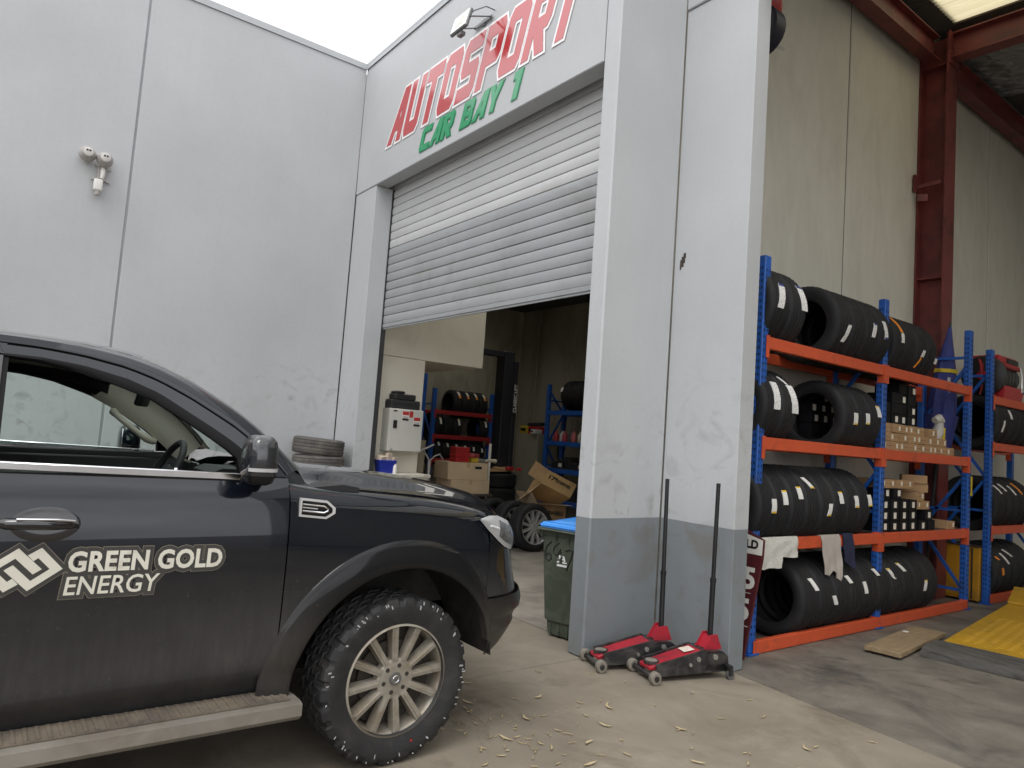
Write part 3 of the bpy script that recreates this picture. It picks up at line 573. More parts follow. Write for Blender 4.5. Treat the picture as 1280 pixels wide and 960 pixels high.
# ------------------------------------------------------------------ small cartons on the rack
CARD = mat('cardboard', (.40, .255, .13), .8, var=.12, scale=8, dirt=(.30, .19, .10), dscale=5); CARDL = mat('cardboard_light', (.56, .43, .28), .8, var=.1, scale=6)
BLK = mat('black_carton', (.008, .008, .010), .6, spec=.2); STK = mat('white_sticker', (.74, .72, .64), .7, var=.04); TAPE = mat('parcel_tape', (.46, .32, .17), .35)
def carton_mesh(dy, dz, dx, m):
    q = MB(); q.bb((-dx / 2, -dy / 2, 0), (dx / 2, dy / 2, dz), 0, .003); q.bb((dx / 2 - .001, -dy / 2 + .006, dz * .5 - .0012), (dx / 2 + .0006, dy / 2 - .006, dz * .5 + .0012), 1)
    return q.mesh('carton', [m, HOLE if m is CARD else BLK], 0)
def stick(dy, dz):
    q = MB(); q.bb((-.0005, -dy / 2, -dz / 2), (.0015, dy / 2, dz / 2)); return q.mesh('sticker', STK, 0)
cm1, cm2 = carton_mesh(.188, .088, .24, CARD), carton_mesh(.165, .105, .26, BLK); st1, st2 = stick(.034, .045), stick(.055, .06)
def place_carton(me, loc, st, so, label, group, cat='box', rz=0):
    o = link('carton', me); o.location = loc; o.rotation_euler = (0, 0, rz); tag(o, label, cat, group)
    if st: s = link('sticker', st, o); s.location = so
    return o
for lay, n, y0 in ((0, 9, 7.26), (1, 8, 7.25), (2, 5, 7.27)):
    for k in range(n):
        place_carton(cm1, (-3.50 + rnd.uniform(-.012, .008), y0 + .191 * k, 1.716 + .0905 * lay), st1, (.1205, rnd.choice((-.05, .05)), .045),
                     'small brown carton, %s from the left, %s layer of the second shelf' % (ORD[k], ('bottom', 'middle', 'top')[lay]), 'small brown cartons on the second shelf')
place_carton(cm1, (-3.50, 8.32, 1.716 + .0905 * 2), st1, (.1205, .0, .045), 'small brown carton alone beside the five of the top layer, second shelf', 'small brown cartons on the second shelf')
z0 = 1.716 + .0905 * 3
bk = 0
for k, (y, n) in enumerate(((7.32, 2), (7.50, 3), (7.68, 4), (7.86, 4))):
    for j in range(n):
        place_carton(cm2, (-3.55 + .01 * (k % 2), y, z0 + .107 * j), st2 if (k, j) in ((1, 0), (3, 0), (3, 1), (3, 3), (2, 2), (2, 0)) else None, (.1305, .02 if k < 3 else .04, .05), 'black carton, %s from the bottom in the %s pile on top of the brown cartons' % (ORD[j], ORD[k]), 'black cartons on the second shelf')
for c_ in range(4):
    for j in range(3):
        place_carton(cm2, (-3.50, 7.26 + .20 * c_, .902 + .107 * j), st2, (.1305, 0, .053), 'white labelled black carton, %s column, %s from the bottom on the third shelf' % (ORD[c_], ORD[j]), 'labelled black cartons on the third shelf')
place_carton(cm2, (-3.50, 8.10, .902), st2, (.1305, 0, .05), 'black carton at the foot of the labelled columns, fifth along', 'labelled black cartons on the third shelf')
place_carton(cm2, (-3.50, 8.30, .902), None, (0, 0, 0), 'plain black carton beside the labelled black columns', 'plain black cartons on the third shelf')
place_carton(cm2, (-3.50, 8.24, 1.01), st2, (.1305, .0, .053), 'black carton lying across two bottom cartons on the third shelf', 'plain black cartons on the third shelf')
for k in range(2): place_carton(cm2, (-3.52, 7.30 + .25 * k, 1.224), st2, (.1305, .03, .06), ('left', 'right')[k] + ' black carton lying on the labelled columns of the third shelf', 'black cartons on top of the columns')
for k in range(4): place_carton(cm1, (-3.52, 7.27 + .191 * k, 1.332), st1, (.1205, 0, .05), 'small brown carton, %s from the left, topping the black columns' % ORD[k], 'brown cartons topping the black columns')
for k, (y, z, rz) in enumerate(((7.98, 1.12, .1), (8.17, 1.12, 0), (8.05, 1.21, .05), (8.17, 1.30, .5), (8.14, 1.39, .55))):
    place_carton(cm1, (-3.50, y, z), st1 if k < 3 else None, (.1205, .04, .05), 'brown carton %s in the leaning pile above the black cartons' % ['at lower left', 'at lower right', 'second up', 'turned askew', 'turned askew at the top'][k], 'leaning brown cartons', rz=rz)
place_carton(cm1, (-3.48, 8.78, .902), st1, (.1205, .05, .05), 'lone brown carton at the far end of the third shelf', 'brown cartons at the shelf end')
for k in range(5):
    place_carton(cm2, (-3.74, 6.42 + .14 * (k % 4), 1.0 + .30 + .107 * (k // 4) + .04 * (k % 3)), st2, (.1305, .03, .05), 'black carton behind the third shelf tyres, %s from the left' % ORD[k], 'black cartons behind the tyres') if False else None
# piles of black cartons behind the tyres in the left bay
dk = MB(ra.location); dk.bb((-3.86, 6.05, .88), (-3.70, 6.98, .898)); dk.bb((-3.86, 6.05, 1.695), (-3.70, 6.98, 1.713)); dk.build('shelf_board', DECK, ra, 0)
cm3 = carton_mesh(.15, .10, .13, BLK)
for sh_, z in (('third', .90), ('second', 1.715)):
    for c_ in range(3):
        for j in range(5 - (c_ == 0)):
            place_carton(cm3, (-3.775, 6.50 + .17 * c_, z + .102 * j), st2 if j > 1 else None, (.0655, .02 * (-1) ** j, .05), 'narrow black carton behind the %s shelf tyres, pile %s, %s up' % (sh_, ORD[c_], ORD[j]), 'narrow black cartons behind the tyres')

# towels over the third beam
def cloth(name, label, cols, pts, m, zt, cat='towel'):
    """draped cloth: pts = list of (y, drop_front) along the beam; falls down in front, short flap behind"""
    q = MB((FX, pts[0][0], zt)); G = []
    for k, (y, d, sw) in enumerate(pts):
        fold = .012 * math.sin(k * 2.1); colm = [(FX - .03, y, zt - .07), (FX - .025, y, zt + .008), (FX + .006, y, zt + .010)]
        for i in range(1, 9): colm.append((FX + .016 + fold * i / 8 + .004 * math.sin(i * 1.3 + k), y + sw * i / 8, zt + .006 - d * i / 8))
        G.append(colm)
    q.grid(G); q.solid(.006); o = q.build(name, m, None, 60); o.location = (FX, pts[0][0], zt); return tag(o, label, cat)
TW1 = mat('towel_white', (.60, .59, .54), .9, var=.16, scale=30, stretch=(1, 1, 5), bump=.5, bscale=120); TW2 = mat('towel_taupe', (.44, .40, .36), .9, var=.08, scale=15, bump=.3, bscale=150); TW3 = mat('rag_navy', (.014, .018, .05), .9)
cloth('towel', 'white striped hand towel folded over the orange beam', 1, [(5.17 + .04 * k, .165 + .006 * math.sin(k * .9), .02) for k in range(12)], TW1, .90)
cloth('towel', 'second white towel hanging lower beneath the striped one', 1, [(5.10 + .04 * k, .235 + .006 * math.sin(k * 1.3), -.015) for k in range(8)], TW1, .893)
cloth('towel', 'taupe towel hanging to a point from the orange beam', 1, [(5.98 + .045 * k, [.34, .345, .36, .31, .33, .40, .52, .36][k], .09 - .004 * k) for k in range(8)], TW2, .90)
cloth('rag', 'dark navy rag hanging beside the taupe towel', 1, [(6.34 + .045 * k, .24 + .02 * k, .05) for k in range(5)], TW3, .90, 'rag')

# furled promotional umbrella, leaning in the rack
um = thing('umbrella', 'furled blue promotional umbrella with yellow stripe standing between the two racks', 'umbrella', (-3.72, 9.27, 1.70), rot=(0, R_(4), 0))
UB = mat('umbrella_blue', (.035, .045, .20), .7, var=.25, scale=9, bump=.2); UW = mat('umbrella_white', (.45, .44, .42), .7); UY = mat('umbrella_yellow', (.55, .42, .02), .7)
q = MB()
def fold(i, j, r): return r * (1 + .10 * math.cos(i * 2 * math.pi / 24 * 8 + j * .3))
q.lathe([(.05, .0), (.11, .06), (.125, .20), (.15, .42), (.152, .45), (.125, .46), (.118, .62), (.10, .80), (.098, .84), (.09, .93), (.06, 1.12), (.03, 1.3), (.015, 1.40)], 24, (0, 0, 0), 'Z', 0, False, fold); q.bm.transform(Matrix.Diagonal((1.15, 1.15, 1.13, 1))); q.build('canopy', UB, um, 50)
q = MB(); q.lathe([(.094, .905), (.105, .905), (.10, .945), (.09, .945)], 24, m=0, fn=fold); q.bm.transform(Matrix.Diagonal((1.15, 1.15, 1.13, 1))); q.build('stripe', UY, um, 40)
q = MB(); q.cyl((0, 0, 1.56), (0, 0, 1.65), .018, .012, 10); q.build('pole_tip', mat('black_plastic', (.015, .015, .016), .45), um, 30); q = MB(); q.cyl((0, 0, -1.70), (0, 0, .06), .02, .02, 10); q.build('pole', MATS['black_plastic'], um, 30)
q = MB()
for (a0, a1, z0_, z1_) in ((62, 70, .60, .76), (84, 92, .60, .80), (92, 112, .745, .80), (106, 114, .64, .74), (92, 106, .64, .685)):
    G = [[((.128 - .02 * (z - .6) / .2) * math.cos(R_(a)) * 1.10, -(.128 - .02 * (z - .6) / .2) * math.sin(R_(a - 60)) * 1.10, z) for a in (a0 - 60 - 5, (a0 + a1) / 2 - 65, a1 - 65)] for z in (z0_, (z0_ + z1_) / 2, z1_)]
    G = [[((.158 - .09 * (z - .6)) * math.cos(R_(a)), (.118 - .06 * (z - .6)) * math.sin(R_(a)), z * 1.13 + .06) for a in (a0 - 160, (a0 + a1) / 2 - 160, a1 - 160)] for z in (z0_, (z0_ + z1_) / 2, z1_)]
    q.grid(G)
q.solid(.004); q.build('emblem', UW, um, 60)
# grey and yellow glove / wrapped bundle beside it
bu = thing('cloth_bundle', 'grey and yellow wrapped bundle on the brown cartons below the umbrella', 'bundle', (-3.52, 8.72, 1.81))
q = MB(); q.tube([(0, -.10, .0 + .05), (0, -.02, .09), (0, .06, .17), (0, .10, .27)], [.05, .062, .06, .045], 10); q.build('wrap', UW, bu, 50)
q = MB(); q.tube([(.02, .03, -.09 + .01), (.03, .10, .08), (.02, .16, .22)], [.018, .03, .02], 8); q.build('strap', UY, bu, 50)
q = MB(); q.tube([(-.02, .02, .30), (.0, .08, .33), (0, .16, .30)], [.04, .05, .035], 8); q.build('knot', TW1, bu, 50)

# red hose reel on the far rack
hr = thing('hose_reel', 'red and black hose reel standing on the far rack', 'hose reel', (-3.55, 10.42, 2.50))
RD = mat('reel_red', (.40, .02, .025), .4, var=.1); BP = MATS['black_plastic']
q = MB(); q.prism([(-.20, .0), (.20, .0), (.22, .10), (.20, .17), (-.20, .17), (-.22, .10)], -.21, .42, 'Y'); q.build('lower_housing', RD, hr, 30)
q = MB(); q.bb((-.20, -.21, .40), (.20, .42, .46), 0, .02); q.bb((-.20, -.21, .45), (.16, .42, .56), 0, .025); q.build('upper_housing', RD, hr, 30)
q = MB(); q.bb((.162, .02, .47), (.168, .40, .535), 0, 0); q.bb((-.14, .0, .475), (.163, .38, .53)); q.build('handle_slot', BP, hr, 0)
q = MB(); q.cyl((0, -.20, .285), (0, .42, .285), .17, n=28)
for k in range(5): q.lathe([(.172, -.13 + .11 * k), (.19, -.12 + .11 * k), (.19, -.06 + .11 * k), (.172, -.05 + .11 * k)], 28, (0, 0, .285), 'Y')
q.build('hose_drum', mat('hose_black', (.02, .022, .02), .5), hr, 40)
q = MB(); q.lathe([(.02, -.30), (.23, -.30), (.255, -.28), (.255, -.23), (.23, -.215), (.02, -.215)], 36, (0, 0, .285), 'Y', closed=True); q.build('side_wheel', BP, hr, 40)
q = MB(); q.cyl((0, -.325, .285), (0, -.30, .285), .06, n=20); q.build('hub', RD, hr, 30)
q = MB(); q.tube([(0, -.33, .285), (.02, -.36, .32), (.02, -.37, .42), (0, -.42, .48), (.04, -.48, .40), (.06, -.50, .24), (.06, -.50, .1), (.05, -.52, .02)], .010, 8); q.build('red_hose', RD, hr, 60)
q = MB(); q.tube([(.20, .36, .45), (.215, .38, .35), (.215, .38, .22), (.22, .36, .12)], .007, 6); q.cyl((.215, .38, .18), (.215, .38, .24), .016, n=8); q.build('hose_lead', mat('steel_bright', (.6, .6, .6), .3, .9), hr, 40)
# yellow tag strap on the post
o = MB(); o.prism([(-.02, 0), (.02, 0), (.012, -.16), (.03, -.22), (-.03, -.22), (-.012, -.16)], -.003, .003, 'X'); o = o.build('lifting_strap', UY, None, 0); o.location = (-3.318, 9.20, 1.50); tag(o, 'short yellow strap hanging from the blue post', 'strap')

# yellow steel cabinet behind the racks
yc = thing('yellow_cabinet', 'yellow steel panel cabinet standing on the floor between the racks', 'cabinet', (-3.74, 9.98, 0)); YLW = mat('yellow_paint', (.48, .235, .012), .5, var=.1, scale=4, dirt=(.22, .12, .02), dscale=3)
q = MB(); q.bb((-.30, -.25, .02), (.33, .06, .655), 0, .006); q.build('body', YLW, yc, 20)
q = MB(); q.bb((-.26, -.262, .05), (.22, -.251, .61), 0, .004); q.build('door', YLW, yc, 20)
q = MB(); q.bb((-.31, -.27, .657), (.34, .07, .67)); q.bb((.245, -.258, .04), (.262, -.251, .64)); q.build('lid', mat('dark_trim', (.05, .035, .02), .6), yc, 0)
# leaning price board between pillar and rack
pb = thing('price_board', 'dark red price board with white numbers leaning between pillar and rack', 'sign board', (-3.30, 4.86, 0), rot=(R_(-4), 0, 0))
MAR = mat('board_maroon', (.075, .012, .016), .45, var=.08); WHP = mat('board_white', (.66, .65, .60), .5)
q = MB(); q.prism([(-.28, .0), (.02, .0), (.115, .78), (.115, .92), (-.28, 1.06)], -.012, .012, 'Y'); q.build('panel', MAR, pb, 0)
q = MB(); q.prism([(-.28, .80), (.112, .80), (.112, .915), (-.28, 1.0)], -.0145, -.0125, 'Y'); q.build('header_strip', WHP, pb, 0)
BKI = mat('ink_black', (.012, .012, .014), .5)
link('lettering', text_mesh('lettering', 'ALD', .088, BKI, .001, .004, to=axes((.0 - .092, -.016, .845), (1, 0, .0), (0, 0, 1))), pb)
for z in (.54, .30): link('numeral', text_mesh('numeral', '5', .22, WHP, .001, .008, to=axes((-.035 + (.0 if z > .5 else -.03), -.0145, z), (1, 0, .0), (0, 0, 1))), pb)
for z in (.50, .25):
    q = MB(); q.bb((-.2, -.0145, z), (.04, -.0125, z + .004)); q.build('rule_line', WHP, pb, 0)
# floor things at the right: ramp, timber, board
rp_ = thing('lift_ramp', 'yellow chequer plate ramp at the right edge of the bay', 'ramp', (-2.6, 8.5, 0))
RY = mat('ramp_yellow', (.50, .29, .018), .5, var=.1, scale=5, dirt=(.28, .17, .03), dscale=3, dmin=.5, dmax=.8)
A0, A1, A2, A3 = Vector((-2.72, 7.02, .055)), Vector((-.9, 7.34, .055)), Vector((-1.17, 9.69, .125)), Vector((-2.99, 9.37, .125))
q = MB(rp_.location); q.hexa([A0 - Vector((0, 0, .03)), A1 - Vector((0, 0, .03)), A2 - Vector((0, 0, .03)), A3 - Vector((0, 0, .03)), A0, A1, A2, A3]); q.build('plate', RY, rp_, 0)
q = MB(rp_.location); n1_, n2_ = 44, 76
for i in range(n1_):
    for j in range(n2_):
        u, v_ = (i + .5 + .5 * (j % 2)) / (n1_ + 1), (j + .5) / n2_
        if v_ < .04 or u < .05 or u > .72 or v_ > .62: continue
        P_ = (A0.lerp(A1, u)).lerp(A3.lerp(A2, u), v_); a = R_(45) if (i + j) % 2 else R_(-45)
        du = (A1 - A0).normalized(); dv = (A3 - A0).normalized(); nn = du.cross(dv).normalized(); L1 = (du * math.cos(a) + dv * math.sin(a)) * .013; L2 = (dv * math.cos(a) - du * math.sin(a)) * .005
        V = [q.v(P_ - L1), q.v(P_ + L2), q.v(P_ + L1), q.v(P_ - L2)]; tp = q.v(P_ + nn * .005)
        for k in range(4): q.face((V[k], V[(k + 1) % 4], tp))
o = q.build('chequer_tread', RY, rp_, 0, fix=False); o['kind'] = 'stuff'
q = MB(rp_.location); q.hexa([A3 + Vector((.0, -.02, .005)), A3 + Vector((1.0, .15, .005)), A3 + Vector((1.0, .95, .02)), A3 + Vector((-.18, .75, .02)), A3 + Vector((.0, -.02, .03)), A3 + Vector((1.0, .15, .03)), A3 + Vector((1.0, .95, .10)), A3 + Vector((-.18, .75, .10))]); q.build('hinge_flap', RY, rp_, 0)
q = MB(rp_.location)
for s in (.04, .96): q.prism([(0, 0), (0, 1), (1, 1)], 0, 1, 'X') if False else q.bar(A0.lerp(A1, s) - Vector((0, 0, .03)), A3.lerp(A2, s) - Vector((0, 0, .06)), .05, .04)
for f in (.3, .6, .95):
    for s in (.06, .94): P_ = A0.lerp(A1, s).lerp(A3.lerp(A2, s), f); q.bb((P_.x - .03, P_.y - .03, 0), (P_.x + .03, P_.y + .03, P_.z - .03))
q.build('frame', RY, rp_, 0)
q = MB(); q.prism([(-.26, 0), (.26, 0), (.24, .05), (.17, .075), (-.18, .075), (-.25, .045)], -.68, .68, 'X'); q.bm.faces.ensure_lookup_table()
tb = q.build('timber_wedge', mat('weathered_timber', (.085, .082, .075), .85, var=.3, scale=6, bump=.5, bscale=30, stretch=(1, 8, 8), dirt=(.03, .025, .022), dscale=4), None, 30); tb.location = (-2.04, 6.80, 0); tb.rotation_euler = (0, 0, R_(7)); tag(tb, 'weathered grey timber wedge at the foot of the yellow ramp', 'timber')
q = MB(); q.bb((-.14, -.62, .018), (.14, .62, .056), 0, .004); pl_ = q.build('timber_board', mat('plywood_board', (.24, .175, .10), .8, var=.25, scale=5, bump=.3, bscale=40, stretch=(8, 1, 8)), None, 20); pl_.location = (-2.905, 6.72, 0); pl_.rotation_euler = (0, 0, R_(7)); tag(pl_, 'loose pale wooden board lying flat on the workshop floor', 'board')
q = MB(); q.bar((-.12, -.4, .009), (.12, -.4, .009), .06, .018); q.bar((-.12, .4, .009), (.12, .4, .009), .06, .018); q.build('batten', MATS['plywood_board'], pl_, 0)
TIS = mat('tissue', (.62, .62, .60), .9)
for k, (x, y) in enumerate(((-3.03, 6.98), (-2.66, 6.70))):
    q = MB(); q.lathe([(.0, 0), (.05, .0), (.058, .02), (.045, .045), (.02, .06), (0, .055)], 12, fn=lambda i, j, r: r * (1 + .25 * math.sin(i * 2.3 + j)), ); o = q.build('crumpled_tissue', TIS, None, 50); o.location = (x, y, 0); tag(o, ['crumpled white tissue beyond the loose board', 'crumpled white tissue between the board and the timber wedge'][k], 'tissue')
# hose reel high on the party wall, half hidden by the pillar
wr = thing('wall_hose_reel', 'red and black reel fixed high on the wall behind the pillar', 'hose reel', (-3.72, 5.06, 5.34))
q = MB(); q.bb((-.375, .05, -.05), (-.1, .12, .10)); q.build('bracket', BP, wr, 0)
q = MB(); q.lathe([(.03, -.09), (.20, -.09), (.22, -.07), (.22, .07), (.20, .09), (.03, .09)], 24, (0.05, .2, .02), 'Y', closed=True); q.build('drum', mat('reel_navy', (.012, .013, .03), .5), wr, 40)
q = MB(); q.lathe([(.12, -.06), (.16, -.08), (.2, 0), (.16, .08), (.12, .06)], 20, (0.06, .2, .22), 'Y', closed=True); q.build('hose_coil', RD, wr, 40)
q = MB(); q.tube([(-.2, .02, .0), (.0, .12, -.03), (.22, .34, -.16)], .014, 6); q.build('arm', mat('steel_bright', (.6, .6, .6), .3, .9), wr, 30)

# ------------------------------------------------------------------ pickup truck (nose towards +Y, right-hand side faces the camera)
tk = thing('pickup_truck', 'dusty black dual cab pickup with company lettering on its door, parked nose in', 'pickup truck', (-3.95, 1.71, 0))
def car_paint(name, base, dust, z0, z1, dmax=.85, floor=.0, rough=.28, coat=1.):
    m = bpy.data.materials.new(name); m.use_nodes = True; t = m.node_tree; b = t.nodes['Principled BSDF']; N = t.nodes.new; L = t.links.new
    b.inputs['Specular IOR Level'].default_value = .12
    g = N('ShaderNodeNewGeometry'); sx = N('ShaderNodeSeparateXYZ'); L(g.outputs['Position'], sx.inputs[0])
    def nz(sc, det, st=None):
        mp = N('ShaderNodeMapping'); L(g.outputs['Position'], mp.inputs[0])
        if st: mp.inputs['Scale'].default_value = st
        n = N('ShaderNodeTexNoise'); n.inputs['Scale'].default_value = sc; n.inputs['Detail'].default_value = det; n.inputs['Roughness'].default_value = .65; L(mp.outputs[0], n.inputs[0]); return n.outputs[0]
    def rg(s, a, b_, c, d):
        r = N('ShaderNodeMapRange'); r.interpolation_type = 'SMOOTHSTEP'; r.inputs[1].default_value = a; r.inputs[2].default_value = b_; r.inputs[3].default_value = c; r.inputs[4].default_value = d; L(s, r.inputs[0]); return r.outputs[0]
    def op(o, a, b_):
        x = N('ShaderNodeMath'); x.operation = o; x.use_clamp = True
        for i, k in enumerate((a, b_)):
            if isinstance(k, (int, float)): x.inputs[i].default_value = k
            else: L(k, x.inputs[i])
        return x.outputs[0]
    hgt = rg(sx.outputs[2], z0, z1, 1, floor)
    hgt = op('MULTIPLY', hgt, rg(sx.outputs[2], .40, .60, .55, 1))
    film = op('MULTIPLY', hgt, rg(nz(2.2, 8, (1, 1, .45)), .25, .75, .55, 1.0)); film = op('MULTIPLY', film, rg(nz(40, 4, (1, 1, .12)), .3, .7, .8, 1.0)); film = op('MULTIPLY', film, dmax)
    spl = op('MULTIPLY', rg(nz(55, 3), .64, .72, 0, .5), rg(sx.outputs[2], .5, 1.15, 1, .12)); fac = op('MAXIMUM', film, spl)
    c = N('ShaderNodeMix'); c.data_type = 'RGBA'; L(fac, c.inputs[0]); c.inputs[6].default_value = (*base, 1); c.inputs[7].default_value = (*dust, 1); L(c.outputs[2], b.inputs['Base Color'])
    L(rg(fac, 0, .8, rough, .75), b.inputs['Roughness']); L(rg(fac, 0, .7, coat, .0), b.inputs['Coat Weight']); b.inputs['Coat Roughness'].default_value = .03; L(rg(fac, 0, .6, .2, 0), b.inputs['Metallic'])
    MATS[name] = m; return m
PAINT = car_paint('paint_dusty_black', (.005, .0068, .0115), (.15, .142, .13), .50, 1.02, .52, .0, .25)
PLAS = car_paint('arch_plastic', (.0085, .009, .0105), (.15, .137, .117), .42, .86, .5, .03, .38, .45)
CHR = mat('chrome', (.75, .75, .76), .12, 1., var=.03); BPL = mat('trim_black', (.007, .007, .008), .6, var=.1, spec=.2); GLOSSB = mat('gloss_black', (.006, .006, .008), .12, var=.05, coat=1)
def P_(name, q, m, par=None, sm=40, label=None): return q.build(name, m, par or tk, sm, label=label)
Wz = [(.40, .868), (.46, .895), (.50, .926), (.55, .940), (.65, .953), (.75, .960), (.85, .964), (.95, .966), (1.03, .966), (1.10, .962), (1.17, .953), (1.215, .945), (1.255, .932), (1.285, .915), (1.31, .900)]
Lz = [(.40, .60), (.50, .70), (.60, .785), (.68, .805), (.75, .77), (.9, .715), (1.05, .68), (1.17, .635), (1.3, .60)]
def w_(z): return smooth_tab(Wz, z)
def wrap(s, z):
    """s<=0: straight side, y = .2 + s; 0..1 round the nose; returns (factor, y)"""
    if s <= 0: return 1., .2 + s
    a = s * math.pi / 2; return math.cos(a), .2 + smooth_tab(Lz, z) * math.sqrt(math.sin(a))
def yfac(y, z):
    if y <= .2: return 1.
    q_ = min(1, (y - .2) / smooth_tab(Lz, z)); return math.sqrt(max(0, 1 - q_ ** 4))
ZCUT = [(-.62, 1.300), (-.45, 1.272), (-.2, 1.252), (.07, 1.232), (.27, 1.212), (.45, 1.183), (.6, 1.148), (.75, 1.10), (.9, 1.04)]
ZMID = [(-.62, 1.345), (-.35, 1.338), (-.09, 1.325), (.1, 1.312), (.35, 1.288), (.57, 1.255), (.75, 1.215), (.85, 1.18), (.92, 1.13)]
def zcut(y): return smooth_tab(ZCUT, y)
FR = [0, .09, .16, .24, .34, .44, .54, .64, .74, .84, .92, 1.0]
def side_sec(y, z_lo=.40):
    zt = zcut(y); zl = zt - .105; pts = []
    for f in FR:
        z = z_lo + (zl - z_lo) * f; zz = z if f < .7 else z + (1.195 - zl) * (f - .7) / .3
        pts.append((w_(min(zz, 1.195)), z))
    for dz, w in ((.082, .945), (.058, .938), (.036, .922), (.018, .898), (.007, .865), (.003, .82), (.006, .765), (.016, .712)): pts.append((w, zt - dz))
    return pts
ARC = (0.0, .385, .545)
def arch_snap(y, z, cy=0., R=ARC[2]):
    """push points that fall inside the wheel arch out to its edge"""
    d = math.hypot(y - cy, z - ARC[1]); return d
def side_panel(y0, y1, ny, sx, cy=None, R=ARC[2], secfn=None, jr=None):
    """panel on the body side; with cy a circular wheel opening is cut out"""
    q = MB(); G = []
    for i in range(ny + 1):
        y = y0 + (y1 - y0) * i / ny; G.append([(sx * x * yfac(y, z), y, z) for x, z in (secfn or side_sec)(y)])
    if jr: G = [r[jr[0]:jr[1]] for r in G]
    # densify in z
    H = []
    for r in G:
        nr = []
        for a, b in zip(r, r[1:]):
            k = max(1, int(abs(b[2] - a[2]) / .022)); nr += [tuple(a[c] + (b[c] - a[c]) * t / k for c in range(3)) for t in range(k)]
        H.append(nr + [r[-1]])
    m = min(len(r) for r in H)
    if len({len(r) for r in H}) > 1: H = [[tuple(v) for v in resample(r, m)] for r in H]
    if cy is None: q.grid(H); return q
    V = [[q.v(p) for p in r] for r in H]; rel = lambda v: (v.co.y - cy, v.co.z - ARC[1])
    for i in range(len(V) - 1):
        for j in range(len(V[0]) - 1):
            f4 = (V[i][j], V[i][j + 1], V[i + 1][j + 1], V[i + 1][j]); ds = [math.hypot(*rel(v)) for v in f4]
            if max(ds) < R + .012 or (min(ds) < R and sum(ds) / 4 < R): continue
            if all(v.co.z < ARC[1] + .02 and abs(v.co.y - cy) < R for v in f4): continue
            q.face(f4)
    for r in V:
        for v in r:
            a, b = rel(v); d = math.hypot(a, b)
            if v.link_faces and d < R and b > -.05: k = R / max(d, 1e-6); v.co.y = cy + a * k; v.co.z = ARC[1] + b * k
    bmesh.ops.delete(q.bm, geom=[v for v in q.bm.verts if not v.link_faces], context='VERTS'); return q
def door_sec(y):
    pts = [(w_(z), z) for z in (.405, .43, .46, .48, .50, .525, .55, .60, .65, .70, .75, .80, .85, .9, .95, 1.0, 1.05, 1.10, 1.14, 1.17, 1.195, 1.215)]
    return pts + [(.941, 1.232), (.936, 1.247), (.929, 1.262), (.921, 1.278), (.911, 1.295), (.902, 1.312)]
for sx in (1, -1):
    q = side_panel(-.592, .47, 56, sx, 0.); q.solid(.004 * 1); P_('fender', q, PAINT)
    q = side_panel(-1.635, -.598, 26, sx, secfn=door_sec); q.solid(.012)
    fd = P_('front_door', q, PAINT, label='front door with white company lettering' if sx > 0 else None)
    q = side_panel(-2.62, -1.641, 16, sx, secfn=door_sec); q.solid(.012); rd = P_('rear_door', q, PAINT)
    q = side_panel(-2.86, -2.626, 6, sx, secfn=door_sec); P_('rear_quarter', q, PAINT)
    def bed_sec(y): return [(x, z) for x, z in door_sec(y)] + [(.88, 1.325), (.84, 1.325)]
    q = side_panel(-4.42, -2.88, 60, sx, -3.23, .52, bed_sec); P_('bed_side', q, PAINT)
    # door handle, bowl, chrome waist strip
    if True:
        q = MB(); q.lathe([(.0, .003), (.5, .0028), (.85, .002), (1., -.002)], 28, (0, 0, 0), 'X'); q.bm.transform(Matrix.Diagonal((1, .115, .062, 1)))
        b_ = P_('handle_bowl', q, GLOSSB, fd); b_.location = (sx * .958, -1.47, 1.135); b_.rotation_euler = (0, R_(-7) * sx, 0)
        if sx < 0: b_.scale.x = -1
        q = MB(); q.tube([(sx * .955, -1.375, 1.128), (sx * .978, -1.40, 1.134), (sx * .990, -1.45, 1.138), (sx * .992, -1.52, 1.142), (sx * .985, -1.585, 1.142), (sx * .958, -1.615, 1.140)], [.008, .015, .019, .021, .020, .012], 12); P_('handle', q, GLOSSB, fd)
        q = MB(); q.tube([(sx * .987, -1.385, 1.150), (sx * 1.004, -1.44, 1.157), (sx * 1.006, -1.56, 1.160)], .004, 6); P_('handle_strip', q, CHR, fd)
    q = MB(); q.bar((sx * .910, -1.63, 1.3345), (sx * .908, -.800, 1.3145), .016, .030, bev=.004); q.bar((sx * .910, -2.6, 1.337), (sx * .910, -1.645, 1.335), .016, .030, bev=.004); P_('waist_strip', q, CHR)
# lettering on the driver's door
WL = mat('decal_cream', (.66, .64, .55), .45, var=.05, dirt=(.45, .42, .34), dscale=9, dmin=.55, dmax=.8); EDG = mat('decal_edge', (.20, .175, .13), .6)
fdr = [o for o in tk.children if o.name.startswith('front_door')][0]
def onbody(me, lift=.004):
    for v in me.vertices: v.co.x = w_(min(1.31, v.co.z)) + lift + (v.co.x * .5)
    me.update()
tl = math.radians(-.6)
def door_text(nm, body, y, z, size, bold, m, sp=1., shear=0, depth=.0008, sxx=1.):
    me = text_mesh(nm, body, size, m, depth, bold, shear, sp, to=axes((0, y, z), (0, 1, math.tan(tl)), (0, -math.tan(tl), 1)) @ Matrix.Diagonal((sxx, 1, 1, 1))); return me
def part_on(nm, me, lift): onbody(me, lift); return link(nm, me, fdr)
part_on('lettering', door_text('lettering', 'GREEN GOLD', -1.392, .969, .098, .0032, WL, 1.04, .02, sxx=.85), .0045)
part_on('lettering', door_text('lettering', 'ENERGY', -1.400, .886, .092, .0010, WL, 1.0, .10, sxx=.90), .0045)
DEC = car_paint('decal_film', (.05, .048, .046), (.13, .125, .115), .45, 1.3, .5, .2, .4, .3)
